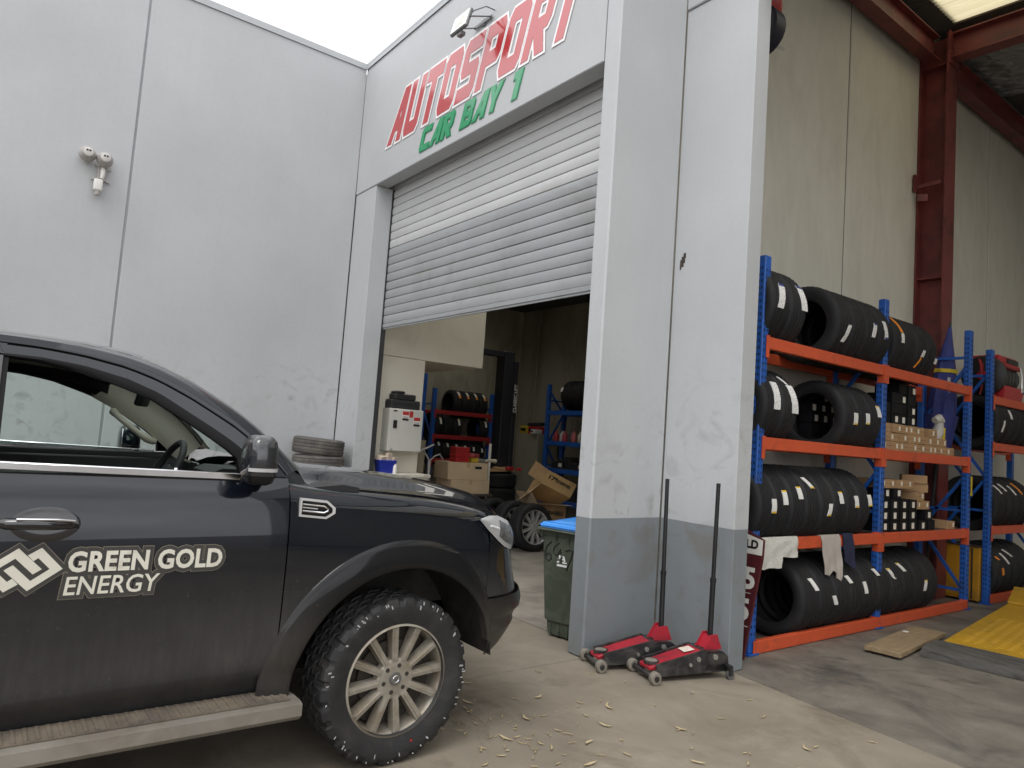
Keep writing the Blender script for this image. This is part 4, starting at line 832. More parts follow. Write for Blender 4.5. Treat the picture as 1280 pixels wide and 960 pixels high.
part_on('decal_border', door_text('decal_border', 'GREEN GOLD', -1.392, .969, .098, .019, EDG, 1.04, .02, .0004, .85), .0018); part_on('decal_film', door_text('decal_film', 'GREEN GOLD', -1.392, .969, .098, .0168, DEC, 1.04, .02, .0004, .85), .0028)
part_on('decal_border', door_text('decal_border', 'ENERGY', -1.400, .886, .092, .017, EDG, 1.0, .10, .0004, .90), .0018); part_on('decal_film', door_text('decal_film', 'ENERGY', -1.400, .886, .092, .0148, DEC, 1.0, .10, .0004, .90), .0028)
# interlocked diamond emblem: one hooked band and the same band turned half round
HOOK = [(320, 283), (515, 490), (240, 690), (30, 487), (100, 440), (257, 595), (405, 488), (300, 380), (262, 408), (210, 352)]
def emblem(off, m, lift, depth):
    for sg2 in (1, -1):
        pts = [(sg2 * (x - 185) / 2811, -sg2 * (y - 487) / 2811 * 1.02) for x, y in HOOK]
        me = glyph_mesh('emblem', [pts if sg2 > 0 else pts], m, depth, off, axes((0, -1.522, .982), (0, 1, -.01), (0, .01, 1))); part_on('emblem', me, lift)
emblem(.0150, EDG, .0018, .0004); emblem(.0128, DEC, .0028, .0004); emblem(0, WL, .0045, .0008)
# bonnet, cowl
q = MB(); G = []
for i in range(31):
    row_ = []
    for k in range(25):
        xr = -.70 + 1.40 * k / 24; ax_ = abs(xr)
        yb = -.43 + .06 * (1 - (ax_ / .7) ** 2); yf = .2 + .655 * (1 - (ax_ / .98) ** 4) ** .25 - .0; y = yb + (yf - yb) * i / 30; t_ = min(1, max(0, (.70 - ax_) / .26)); t_ = t_ * t_ * (3 - 2 * t_)
        z = zcut(y) + (smooth_tab(ZMID, y) - zcut(y)) * t_ * (.55 + .45 * min(1, (.7 - ax_) / .5)) + .012 * max(0, 1 - abs(ax_ - .40) / .06) * (1 - i / 40); z -= .05 * max(0, (i - 26) / 4) ** 2
        row_.append((xr, y, z + .002))
    G.append(row_)
for r in G: r.insert(0, (r[0][0] + .002, r[0][1], r[0][2] - .022)); r.append((r[-1][0] - .002, r[-1][1], r[-1][2] - .022))
q.grid(G); q.solid(.006); P_('bonnet', q, PAINT)
q = MB(); G = []
for i in range(9):
    r = []
    for k in range(17):
        x = -.715 + 1.43 * k / 16; yb = -.60 + .20 * (1 - (x / .715) ** 2) - .0 - .0; yf = -.44 + .06 * (1 - (x / .7) ** 2); y = yb + (yf - yb) * i / 8
        r.append((x, y, 1.292 + .02 * (1 - i / 8) - .018 * math.sin(i / 8 * math.pi) + .03 * (1 - (x / .715) ** 2) - .035 * max(0, abs(x) - .6) / .115))
    G.append(r)
q.grid(G); P_('cowl', q, BPL)
# front: bumper, panel, grille, lamps
def nose(s0, s1, ns, zs, sx, lift=0.):
    q = MB(); G = []
    for i in range(ns + 1):
        s = s0 + (s1 - s0) * i / ns; r = []
        for z in zs:
            f, y = wrap(s, z); n = Vector((math.cos(max(0, s) * 1.57), math.sin(max(0, s) * 1.57))); r.append((sx * ((w_(min(z, 1.2)) ) * f + n.x * lift), y + n.y * lift, z))
        G.append(r)
    q.grid(G); return q
def s_of(y, z):
    u = min(1., max(0., (y - .2) / smooth_tab(Lz, z))); return y - .2 if y <= .2 else math.asin(u * u) / (math.pi / 2)
for sx in (1, -1):
    q = MB(); zs = [.424, .436, .455, .475, .50, .54, .563, .585, .62, .645, .68, .70, .728]; G = []
    for i in range(25):
        r = []
        for z in zs:
            a = s_of(math.sqrt(max(.01, .53 ** 2 - (z - .385) ** 2)) - .002, z); s = a + (1 - a) * i / 24; f, y = wrap(s, z); lf_ = lerp_tab([(.424, -.012), (.455, .004), (.5, .012), (.56, .013), (.585, -.006), (.62, -.005), (.645, .013), (.73, .014)], z); r.append((sx * (max(w_(z), .935) * f + .006 * math.cos(1.57 * s) + lf_ * math.cos(1.57 * max(0, s))), y + .012 * math.sin(1.57 * max(0, s)) + lf_ * .9 * math.sin(1.57 * max(0, s)), z))
        G.append(r)
    q.grid(G); q.solid(.004); P_('front_bumper', q, PLAS)
    q = MB(); G = []
    for i in range(25):
        r = []
        for k in range(10):
            z = .733 + (1.13 - .733) * k / 9; a = s_of(.474, z); s = a + (1 - a) * i / 24; f, y = wrap(s, z); zt = min(z, zcut(y) - .03 * k / 9); r.append((sx * w_(min(z, 1.195)) * f, y, zt))
        G.append(r)
    q.grid(G); q.solid(.003); P_('nose_panel', q, PAINT)
    # headlamp wrapped round the corner
    q = MB(); G = []
    top = [(.392, 1.135), (.45, 1.150), (.52, 1.148), (.58, 1.128), (.64, 1.11), (.70, 1.09), (.76, 1.07), (.82, 1.05)]; bot = [(.392, 1.128), (.45, 1.075), (.52, 1.022), (.58, .985), (.64, .965), (.70, .955), (.76, .95), (.82, .945)]
    for (ya, za), (_, zb) in zip(top, bot):
        r = []
        for k in range(7):
            z = zb + (za - zb) * k / 6; y = min(ya, .2 + smooth_tab(Lz, z) * .985); f = yfac(y, z); bul = .010 + .012 * math.sin(math.pi * k / 6); r.append((sx * (w_(min(z, 1.195)) * f + bul * .8), y + bul * .5, z))
        G.append(r)
    q.grid(G); q.solid(.003); hl = P_('headlight', q, mat('lamp_lens', (.40, .41, .415), .14, var=.10, scale=9, coat=.9), sm=60)
    q = MB(); q.grid([[(p[0] - sx * .008, p[1] - .006, p[2] * .97 + G[3][3][2] * .03) for p in r] for r in G]); q.bm.free(); q = MB(); q.grid([[(p[0] + sx * .0025, p[1] + .001, p[2]) for p in r[1:6]] for r in G[2:6]]); P_('reflector', q, mat('lamp_reflector', (.20, .21, .22), .2, .6, var=.6, scale=38, bump=.6, bscale=40), hl, 60)
    q = MB(); q.tube([(sx * (w_(1.08) * yfac(y, 1.08) + .016), y, z) for y, z in ((.46, 1.10), (.52, 1.085), (.57, 1.05), (.585, 1.005))], .007, 6); P_('daylight_strip', q, mat('lamp_white', (.75, .76, .77), .2), hl)
q = MB()
for k in range(8): q.bb((-.40, .82, .76 + .04 * k), (.40, .885, .78 + .04 * k), 0, .004)
P_('grille', q, CHR)
q = MB(); q.bb((-.44, .74, .74), (.44, .82, 1.06)); P_('grille_backing', q, BPL)
# wheel-arch flares and liners
for sx in (1, -1):
    for cy, nm in ((0., 'front'), (-3.23, 'rear')):
        q = MB(); G = []
        for i in range(61):
            a = R_(14 + 168 * i / 60) if cy == 0 else R_(-8 + 196 * i / 60)
            ca, sa = math.cos(a), math.sin(a); r = []
            for rr, dx in ((.520, -.03), (.522, .018), (.530, .026), (.55, .028), (.59, .024), (.625, .016), (.650, .008), (.658, -.006)):
                tk_ = min(1, max(0, (math.degrees(a) - 14) / 46)) if cy == 0 else 1; rr2 = .52 + (rr - .52) * (.22 + .78 * tk_)
                y, z = cy + rr2 * ca, ARC[1] + rr2 * sa
                zz = max(z, .40); f = yfac(y, zz) if cy == 0 else 1; r.append((sx * (w_(min(max(zz, .50), 1.195)) * f + dx), y, z if z > .385 else .385 - (.385 - z) * .3))
            G.append(r)
        q.grid(G); P_('arch_flare', q, PLAS, sm=50)
        q = MB(); G = []
        for i in range(25):
            a = R_(4.5 + 185.5 * i / 24); G.append([(sx * x, cy + .548 * math.cos(a), ARC[1] + .548 * math.sin(a)) for x in (.955 if cy else .93, .75, .5)])
        q.grid(G); q.bb((sx * .50, cy - .56, .35), (sx * .495, cy + .56, .93)); P_('arch_liner', q, mat('liner_black', (.018, .017, .016), .85, dirt=(.06, .05, .04), dscale=4))
q = MB(); q.bb((-.86, -2.8, .46), (.86, -.56, .52)); q.bb((-.5, -4.3, .5), (.5, .6, .62)); q.bb((-.80, -2.85, .5), (.80, -2.83, 1.3)); q.bb((-.80, -.56, .5), (.80, -.54, 1.22))
q.cyl((-.8, 0, .385), (.8, 0, .385), .05, n=10); q.cyl((-.8, -3.23, .385), (.8, -3.23, .385), .06, n=10); P_('chassis', q, MATS['liner_black'])
# cabin upper: roof, pillars, frames, glass
def xg(z): return .90 - .43 * (z - 1.31)
GAP = [(-2.80, 1.63), (-2.6, 1.715), (-2.3, 1.762), (-2.0, 1.778), (-1.663, 1.779), (-1.53, 1.776), (-1.389, 1.762), (-1.238, 1.733), (-1.118, 1.692), (-.994, 1.630), (-.90, 1.574), (-.823, 1.527), (-.73, 1.456), (-.66, 1.395), (-.600, 1.325)]
RFL = [(-2.84, 1.66), (-2.62, 1.745), (-2.3, 1.795), (-2.0, 1.811), (-1.666, 1.812), (-1.533, 1.810), (-1.391, 1.803), (-1.24, 1.783), (-1.11, 1.748), (-.975, 1.688), (-.88, 1.632), (-.79, 1.578), (-.70, 1.508), (-.62, 1.435), (-.535, 1.345)]
FRM = [(-1.647, 1.736), (-1.527, 1.735), (-1.386, 1.719), (-1.236, 1.684), (-1.117, 1.637), (-.994, 1.562), (-.90, 1.505), (-.82, 1.452), (-.74, 1.385), (-.665, 1.322)]
OPN = [(-1.646, 1.721), (-1.526, 1.714), (-1.385, 1.690), (-1.235, 1.642), (-1.145, 1.610), (-1.034, 1.543), (-.93, 1.478), (-.845, 1.420), (-.805, 1.385), (-.797, 1.322)]
def GP(L_, sx, dx=0, dy=0, dz=0, n=40): return [Vector((sx * (xg(p.y) + dx), p.x + dy, p.y + dz)) for p in resample([(a, b, 0) for a, b in L_], n)]
GLS = glass_mat('window_glass', (.86, .93, .90)); GLD = glass_mat('window_tint', (.10, .11, .11)); GLF = glass_mat('window_pale', (.89, .95, .925))
LIN = mat('headliner', (.30, .285, .25), .9, var=.06); BEI = mat('pillar_trim', (.56, .52, .43), .7, var=.05); DSH = mat('dash_black', (.016, .016, .017), .55, var=.1, bump=.2, bscale=300)
for sx in (1, -1):
    a, b = GP(GAP, sx, .002), GP(RFL, sx, -.030, 0, 0); mid = [(p + r) / 2 + Vector((sx * .016, 0, .010)) for p, r in zip(a, b)]; inn = [r + Vector((-sx * .055, .012, .010)) for r in b]
    q = MB(); q.grid([[p - Vector((sx * .012, 0, .0)), p, m_, r, i_] for p, m_, r, i_ in zip(a, mid, b, inn)]); P_('roof_rail', q, PAINT, sm=60)
    q = MB(); q.grid([[p - Vector((sx * .014, 0, -.004)), p - Vector((sx * .02, 0, .016)), p - Vector((sx * .022, 0, .03))] for p in a]); P_('frame_seal', q, BPL)
    f_, g_ = GP(FRM, sx, .004, n=30), GP([(l, z - .010) for l, z in GAP if l > -1.67], sx, .004, n=30)
    dpar = [o for o in tk.children if o.name.startswith('front_door')][0 if sx > 0 else 1]
    q = MB(); q.grid([[g_i - Vector((sx * .03, 0, 0)), g_i, f_i, f_i - Vector((sx * .03, 0, 0))] for g_i, f_i in zip(g_, f_)]); P_('window_frame', q, PAINT, dpar, 50)
    o_ = GP(OPN, sx, -.008, n=30)
    q = MB(); q.grid([[f_i + Vector((sx * .001, 0, 0)), (f_i + o_i) / 2 + Vector((sx * .007, 0, 0)), o_i, o_i - Vector((sx * .05, 0, 0))] for f_i, o_i in zip(f_, o_)]); P_('window_seal', q, BPL, dpar, 60)
    q = MB(); q.hexa([(sx * (xg(z) + dx), l, z) for z in (1.335, 1.728) for l, dx in ((-1.74, .002), (-1.648, .002), (-1.648, -.05), (-1.74, -.05))]); P_('door_pillar', q, mat('pillar_grey', (.075, .075, .078), .5, var=.1), None, 30)
    q = MB(); q.hexa([(sx * (xg(z) - d), l, z) for z in (1.335, 1.728) for l, d in ((-1.648, .004), (-1.630, .004), (-1.630, .03), (-1.648, .03))]); P_('window_channel', q, BPL, dpar, 0)
    q = MB(); R1 = [(-2.62, 1.34), (-2.55, 1.66), (-2.3, 1.735), (-2.0, 1.755), (-1.74, 1.757), (-1.74, 1.34)]
    q.face([q.v((sx * (xg(z) - .004), l, z)) for l, z in R1]); q.solid(.005); P_('rear_window', q, GLD)
    q = MB(); q.hexa([(sx * (xg(z) + dx), l, z) for (z, l1, l2) in ((1.335, -2.86, -2.63), (1.74, -2.75, -2.60)) for l, dx in ((l1, .002), (l2, .002), (l2, -.05), (l1, -.05))]); P_('rear_pillar', q, PAINT, None, 30)
    q = MB(); q.hexa([(sx * (xg(z) + dx), l, z) for (z, l1, l2) in ((1.735, -2.6, -1.64), (1.774, -2.6, -1.64)) for l, dx in ((l1, .002), (l2, .002), (l2, -.04), (l1, -.04))]); P_('rear_frame', q, PAINT, None, 30)
    # weather shield over the window top
    q = MB(); vs = [(-1.642, 1.722), (-1.526, 1.716), (-1.385, 1.692), (-1.235, 1.654), (-1.10, 1.60)]; ve = [(-1.642, 1.690), (-1.52, 1.684), (-1.38, 1.662), (-1.245, 1.63), (-1.10, 1.597)]
    q.grid([[p + Vector((sx * .004, 0, 0)), (p + r) / 2 + Vector((sx * .020, 0, 0)), r + Vector((sx * .022, 0, 0))] for p, r in zip(GP(vs, sx, 0, n=20), GP(ve, sx, 0, n=20))]); q.bm.free()
q = MB(); gp = [(-1.64, 1.33)] + OPN[:-1] + [(-.80, 1.33)]; q.face([q.v((-(xg(z) - .012), l, z)) for l, z in gp]); q.solid(.004); P_('door_glass', q, GLF, [o for o in tk.children if o.name.startswith('front_door')][1])
q = MB(); q.face([q.v((xg(z) - .012, l, z)) for l, z in ((-1.64, 1.29), (-1.64, 1.338), (-.80, 1.318), (-.80, 1.28))]); q.solid(.004); P_('lowered_glass', q, GLF, [o for o in tk.children if o.name.startswith('front_door')][0])
# roof skin + headliner + windscreen
def roof_grid(dz, inset, y_front):
    G = []; E_ = [p for p in resample([(a, b, 0) for a, b in RFL], 60) if p.x < y_front]
    for p in E_:
        xe = xg(p.y) - .030 - .055 - inset; r = []
        for k in range(21):
            x = -xe + 2 * xe * k / 20; r.append((x, p.x + .012 + (.10 * max(0, (p.x + 1.6) / .45) * (1 - (x / xe) ** 2) if p.x > -1.6 else 0), p.y + .010 + .045 * (1 - (x / xe) ** 2) + dz))
        G.append(r)
    return G
q = MB(); q.grid(roof_grid(.0, -.002, -1.16)); q.solid(.006); P_('roof', q, PAINT, sm=60)
q = MB(); q.grid(roof_grid(-.055, .0, -1.18)); P_('headliner', q, LIN, sm=60)
WT = [p for p in resample([(a, b, 0) for a, b in RFL], 120) if p.x >= -1.20]; WT = [WT[int(i * (len(WT) - 1) / 20)] for i in range(21)]
def ws_grid(xs, lift=0, t0=0, t1=1):
    G = []
    for i, p in enumerate(WT):
        t = i / 20; xe = xg(p.y) - .088; yc = -1.075 + (-.33 + 1.075) * t; zc_ = 1.803 + (1.325 - 1.803) * t + .012 * math.sin(math.pi * t); r = []
        for xf in xs: u = 1 - xf * xf; r.append((xf * xe, p.x + .012 + (yc - p.x - .012) * u + lift * .6, p.y + .010 + (zc_ - p.y - .010) * u + lift))
        G.append(r)
    return G
q = MB(); q.grid(ws_grid([-1 + 2 * k / 24 for k in range(25)])); q.solid(.004); P_('windscreen', q, GLS, sm=80)
q = MB(); gg = ws_grid([-1, -.985, -.97, -.955]); q.grid(gg); gg = ws_grid([1, .985, .97, .955]); q.grid(gg); P_('windscreen_band', q, BPL, sm=80)
q = MB(); q.hexa([(-.70, -2.86, 1.34), (.70, -2.86, 1.34), (.70, -2.855, 1.34), (-.70, -2.855, 1.34), (-.62, -2.80, 1.66), (.62, -2.80, 1.66), (.62, -2.795, 1.66), (-.62, -2.795, 1.66)]); P_('rear_screen', q, GLD)
q = MB(); q.bb((-.84, -2.86, 1.25), (.84, -2.85, 1.345)); P_('cab_rear_panel', q, PAINT)
# cabin inside
for sx in (1, -1):
    pts = GP([(l - .07, z - .06) for l, z in GAP if l > -1.2], sx, -.035, n=16)
    q = MB()
    if sx < 0: q.grid([[p + Vector((sx * .025, 0, .01)), p + Vector((-sx * .03, .0, -.012)), p + Vector((-sx * .065, .03, .02)), p + Vector((-sx * .06, .075, .065)), p + Vector((-sx * .058, .135, .115))] for p in pts]); P_('pillar_trim', q, BEI, sm=60) if sx < 0 else q.bm.free()
    q = MB(); q.bb((sx * .80, -1.63, .55), (sx * .86, -.62, 1.285), 0, .01); q.bb((sx * .835, -1.63, 1.28), (sx * .885, -.66, 1.318), 0, .008); q.bb((sx * .74, -1.60, .98), (sx * .80, -.85, 1.05), 0, .012); P_('door_trim', q, DSH)
    q = MB(); q.grid([[p + Vector((-sx * .005, 0, 0)), p + Vector((-sx * .05, 0, -.02)), p + Vector((-sx * .08, 0, .03))] for p in GP([(l, z - .028) for l, z in GAP if -2.7 < l < -1.1], sx, -.035, n=14)]); P_('cantrail_trim', q, DSH, sm=60)
q = MB(); g0 = Vector((-.775, -1.06, 1.56)); g1 = Vector((-.80, -.83, 1.385)); d = (g1 - g0); n_ = Vector((.07, -.035, .0)); q.tube([g0, g0 + d * .08 + n_ * .9, g0 + d * .25 + n_ * 1.15, g0 + d * .75 + n_ * 1.15, g0 + d * .92 + n_ * .9, g1], [.022, .022, .017, .017, .022, .022], 10); P_('grab_handle', q, BEI, sm=60)
q = MB(); q.box((0, -1.045, 1.625), (.24, .035, .085), (R_(-12), 0, R_(-18)), 0, .012, 2); q.tube([(0, -1.02, 1.66), (0, -.985, 1.70), (0, -.97, 1.735)], .012, 8); q.bb((-.045, -1.03, 1.69), (.045, -.94, 1.75), 0, .012); P_('rear_view_mirror', q, BPL)
q = MB(); q.bb((-.10, -1.40, 1.735), (.10, -1.22, 1.775), 0, .012); P_('roof_console', q, mat('console_grey', (.22, .21, .19), .7))
for s in (1, -1): q = MB(); q.box((s * .36, -1.22, 1.735), (.36, .16, .018), (R_(-16), 0, 0), 0, .006); P_('sun_visor', q, LIN)
q = MB(); pr = [(-.78, .95), (-.80, 1.10), (-.74, 1.195), (-.62, 1.235), (-.45, 1.268), (-.30, 1.282), (-.22, 1.27), (-.22, .95)]; q.prism(pr, -.82, .82, 'X'); P_('dashboard', q, DSH, sm=50)
q = MB(); q.prism([(-.80, 1.17), (-.825, 1.30), (-.775, 1.322), (-.66, 1.318), (-.52, 1.262), (-.5, 1.17)], .20, .54, 'X'); q.bm.verts.ensure_lookup_table(); P_('instrument_hood', q, DSH, sm=30)
q = MB(); q.bb((-.16, -.80, 1.12), (.14, -.775, 1.32), 0, .008); P_('centre_screen', q, GLOSSB)
q = MB(); ctr = Vector((.37, -1.0, 1.255)); tlt = Matrix.Rotation(R_(-24), 3, 'X')
q.tube([ctr + tlt @ Vector((.185 * math.cos(a), 0, .185 * math.sin(a))) for a in [2 * math.pi * i / 40 for i in range(40)]], .0155, 10, closed=True)
for a in (0, 180, 255, 285): q.bar(ctr + tlt @ Vector((.175 * math.cos(R_(a)), .0, .175 * math.sin(R_(a)))), ctr + tlt @ Vector((.05 * math.cos(R_(a)), .02, .05 * math.sin(R_(a)))), .03, .014, bev=.004)
q.cyl(ctr + tlt @ Vector((0, -.01, 0)), ctr + tlt @ Vector((0, .05, 0)), .07, n=18); q.cyl(ctr + Vector((0, .04, -.02)), ctr + Vector((0, .3, -.10)), .04, n=12); P_('steering_wheel', q, DSH, sm=50)
q = MB(); q.cyl((.60, -.78, 1.21), (.60, -.765, 1.21), .05, n=16); q.cyl((-.60, -.78, 1.21), (-.60, -.765, 1.21), .05, n=16); q.bar((.44, -.97, 1.30), (.56, -.98, 1.31), .012, .02); P_('air_vent', q, CHR, sm=40)
for sx in (1, -1):
    q = MB(); q.bb((sx * .12, -1.75, .62), (sx * .66, -1.20, .84), 0, .05, 3); q.hexa([(sx * x, y, z) for z, y0, y1 in ((.82, -1.86, -1.70), (1.40, -2.06, -1.92)) for x, y in ((.13, y0), (.65, y0), (.63, y1), (.15, y1))]); q.bb((sx * .26, -2.10, 1.44), (sx * .52, -1.98, 1.62), 0, .04, 3); P_('front_seat', q, mat('seat_black', (.02, .02, .021), .7), sm=60)
q = MB(); q.bb((-.7, -2.55, .62), (.7, -2.2, .82), 0, .04); q.bb((-.7, -2.72, .8), (.7, -2.56, 1.36), 0, .04); P_('rear_seat', q, MATS['seat_black'], sm=60)
# wing mirrors
MIRG = mat('mirror_glass', (.85, .87, .88), .02, 1., var=.01)
for sx in (1, -1):
    q = MB(); prof = [(-.098, .62, .5), (-.088, .80, .80), (-.06, .94, .96), (-.01, 1.0, 1.0), (.04, .98, .98), (.075, .90, .88), (.094, .70, .66), (.100, .45, .4)]
    rings = []
    for z, kx, ky in prof:
        r = []
        for i in range(24):
            a = 2 * math.pi * i / 24; cx_, cy_ = math.cos(a), math.sin(a); e = .62
            r.append(q.v((sx * (1.045 + .088 * kx * math.copysign(abs(cx_) ** e, cx_)), -.775 + .062 * ky * math.copysign(abs(cy_) ** e, cy_), 1.395 + z)))
        rings.append(r)
    for k, (a, b) in enumerate(zip(rings, rings[1:])):
        for i in range(24): q.face((a[i], a[(i + 1) % 24], b[(i + 1) % 24], b[i]), 1 if k < 2 else 0)
    q.face(rings[0][::-1], 1); q.face(rings[-1])
    wm = P_('wing_mirror', q, [PAINT if sx < 0 else mat('mirror_cap', (.018, .02, .024), .2, var=.15, coat=.8, dirt=(.12, .11, .10), dscale=8, dmin=.5, dmax=.9), PLAS], sm=60)
    q = MB(); q.box((.964, -.755, 1.40), (.005, .085, .12), None, 0, .002) if sx > 0 else q.box((-1.045, -.823, 1.398), (.15, .006, .135), None, 0, .002); P_('mirror_glass', q, MIRG, wm)
    if sx < 0: wm.location = (.0, -.15, -.02)
    q = MB(); q.grid([[(sx * (1.045 + .0905 * math.copysign(abs(math.cos(a)) ** .62, math.cos(a))), -.775 + .0645 * math.copysign(abs(math.sin(a)) ** .62, math.sin(a)), z) for z in (1.352, 1.366)] for a in [R_(-60 + 170 * i / 20) for i in range(21)]]); q.solid(.002); P_('indicator', q, mat('indicator_clear', (.42, .42, .42), .25), wm)
    q = MB(); q.bar((sx * .90, -.735, 1.335), (sx * 1.0, -.75, 1.325), .09, .035, bev=.01); P_('mirror_arm', q, PLAS, wm)
# side badge
q = MB()
def badge(y): return w_(1.19)
by, bz = -.555, 1.195
def bpt(u, v): return (.952 + .004, by + u - v * .0, bz + v - u * .10)
outer = [(0, .040), (.125, .040), (.165, .012), (.165, -.012), (.125, -.040), (0, -.040)]
q.prism([(p[1], p[2]) for p in (bpt(u, v) for u, v in outer)], .944, .958, 'X'); bd_ = P_('side_badge', q, mat('badge_silver', (.66, .66, .66), .22, .3, var=.05), sm=20)
q = MB(); inner = [(.010, .030), (.120, .030), (.15, .009), (.15, -.009), (.120, -.030), (.010, -.030)]; q.prism([(p[1], p[2]) for p in (bpt(u, v) for u, v in inner)], .950, .9592, 'X'); P_('badge_infill', q, GLOSSB, bd_, 0)
q = MB(); q.tube([(.9595, *bpt(u, v)[1:]) for u, v in ((.012, .014), (.11, .014), (.128, .004), (.128, -.004), (.11, -.014), (.012, -.014))], .0042, 6); q.tube([(.9595, *bpt(u, v)[1:]) for u, v in ((.012, 0), (.08, 0))], .003, 6); P_('badge_bar', q, CHR, bd_, 40)
# side steps
for sx in (1, -1):
    q = MB(); q.prism([(sx * .86, .395), (sx * 1.02, .400), (sx * 1.05, .392), (sx * 1.05, .345), (sx * 1.03, .325), (sx * .90, .33)], -2.72, -.50, 'Y'); st_ = P_('side_step', q, mat('step_alloy', (.25, .232, .20), .5, .3, var=.12, scale=7, dirt=(.19, .165, .13), dscale=5), sm=30)
    q = MB(); q.bb((sx * .88, -2.70, .402), (sx * 1.012, -.54, .408))
    for k in range(60): q.bb((sx * .885, -2.68 + .0358 * k, .408), (sx * 1.008, -2.668 + .0358 * k, .4115))
    P_('tread_pad', q, mat('tread_dusty', (.15, .122, .09), .9, var=.3, scale=12, dirt=(.08, .07, .06), dscale=5), st_, 0)
    q = MB()
    for y in (-.8, -1.6, -2.4): q.bar((sx * .95, y, .34), (sx * .6, y, .48), .05, .02)
    q.build('step_bracket', BPL, st_, 0)
# wheels
AT = mat('tyre_all_terrain', (.017, .017, .018), .6, var=.3, scale=18, bump=.25, bscale=120, dirt=(.05, .045, .04), dscale=7, dmin=.5, dmax=.8)
RIM = mat('rim_dusty', (.34, .315, .265), .45, .35, var=.2, scale=9, dirt=(.20, .155, .10), dscale=7, dmin=.42, dmax=.75); RIMD = mat('rim_well', (.045, .038, .03), .8, var=.3)
def at_tyre():
    R, w, rr = .385, .265, .248; q = MB(); n = 234
    pr = [(rr, -.40 * w), (rr + .012, -.455 * w), (rr + .05, -.495 * w), (R - .065, -.51 * w), (R - .045, -.515 * w), (R - .028, -.51 * w), (R - .006, -.46 * w), (R, -.40 * w)]; j0 = len(pr) - 4; cells = []
    for g_ in (-.25, -.08, .08, .25): a = g_ * w; pr += [(R, a - .010), (R - .013, a - .006), (R - .013, a + .006), (R, a + .010)]
    j1 = len(pr) + 3; pr += [(R, .40 * w), (R - .006, .46 * w), (R - .028, .51 * w), (R - .045, .515 * w), (R - .065, .51 * w), (rr + .05, .495 * w), (rr + .012, .455 * w), (rr, .40 * w), (rr + .006, .36 * w), (R - .05, .40 * w), (R - .03, 0), (R - .05, -.40 * w), (rr + .006, -.36 * w)]
    def fn(i, j, r):
        if j0 <= j <= j1:
            ph = (i + (4 if (j - j0) // 4 % 2 else 0)) % 9
            if ph < 3: return r - (.012 if r > R - .03 else .009)
            if j in (j0, j0 + 1, j1, j1 - 1) and (i // 9) % 2: return r - .005
        return r
    q.lathe(pr, n, (0, 0, 0), 'X', 0, True, fn); return q.mesh('tyre', AT, 25)
ATM = at_tyre()
def rim_mesh():
    q = MB(); x0 = .118
    q.lathe([(.250, .125), (.262, .118), (.264, .108), (.252, .100), (.243, .085), (.236, .05), (.230, -.10)], 64, ax='X')
    for k in range(12):
        a = 2 * math.pi * k / 12 + .1; d = Vector((0, math.cos(a), math.sin(a))); t = Vector((0, -math.sin(a), math.cos(a)))
        def pt(r, s, x): return Vector((x, 0, 0)) + d * r + t * s
        q.hexa([pt(.075, -.018, .06), pt(.075, .018, .06), pt(.246, .023, .06), pt(.246, -.023, .06), pt(.075, -.015, .098), pt(.075, .015, .098), pt(.246, .017, .108), pt(.246, -.017, .108)])
        q.hexa([pt(.09, -.006, .097), pt(.09, .006, .097), pt(.24, .0075, .106), pt(.24, -.0075, .106), pt(.09, -.004, .103), pt(.09, .004, .103), pt(.238, .005, .1115), pt(.238, -.005, .1115)])
    q.lathe([(.0, .096), (.045, .098), (.085, .098), (.094, .094), (.098, .06)], 40, ax='X')
    return q.mesh('rim', RIM, 30)
RMM = rim_mesh()
def wheel(y, sx):
    wl = link('wheel', ATM, tk); wl.location = (sx * .825, y, .385); wl.rotation_euler = (.1 * y, 0, 0 if sx > 0 else math.pi)
    r = link('rim', RMM, wl)
    q = MB(); q.cyl((-.06, 0, 0), (.02, 0, 0), .225, n=40); q.cyl((.02, 0, 0), (.045, 0, 0), .17, n=32); q.build('brake_disc', RIMD, wl, 30)
    q = MB()
    for k in range(6): a = 2 * math.pi * k / 6 + .26; q.cyl((.092, .062 * math.cos(a), .062 * math.sin(a)), (.0996, .062 * math.cos(a), .062 * math.sin(a)), .0105, n=10)
    q.build('lug_hole', mat('lug_dark', (.03, .025, .02), .7), wl, 30)
    q = MB(); q.cyl((.09, 0, 0), (.106, 0, 0), .033, .029, n=24); cc_ = q.build('centre_cap', mat('cap_grey', (.13, .13, .125), .4, .3), wl, 30)
    q = MB(); q.lathe([(.012, .1055), (.0155, .1075), (.019, .1055)], 20, ax='X'); q.build('cap_ring', CHR, wl, 40)
    # chalky scuffs on the shoulder lugs
    q = MB(); r3 = random.Random(5)
    for k in range(46):
        a = r3.uniform(0, 6.28); rr = r3.uniform(.335, .366); h = r3.uniform(.006, .02); wd = r3.uniform(.002, .004); d = Vector((0, math.cos(a), math.sin(a))); t = Vector((0, -d.z, d.y)); xx = .1366 if rr < .357 else .1358
        if rr > .345: xx = .1372
        V = [q.v(Vector((xx, 0, 0)) + d * (rr + u * h) + t * (s * wd + u * wd)) for u, s in ((-.5, -1), (-.5, 1), (.5, 1), (.5, -1))]; q.face(V)
    o = q.build('scuff_marks', mat('scuff_pale', (.40, .40, .40), .8), wl, 0, fix=False); o['kind'] = 'stuff'
    q = MB(); q.disc((.1355, .09, -.285), .0065, 'X', 10); q.build('red_dot', RD, wl, 0, fix=False)
for y in (0., -3.23):
    for sx in (1, -1): wheel(y, sx)
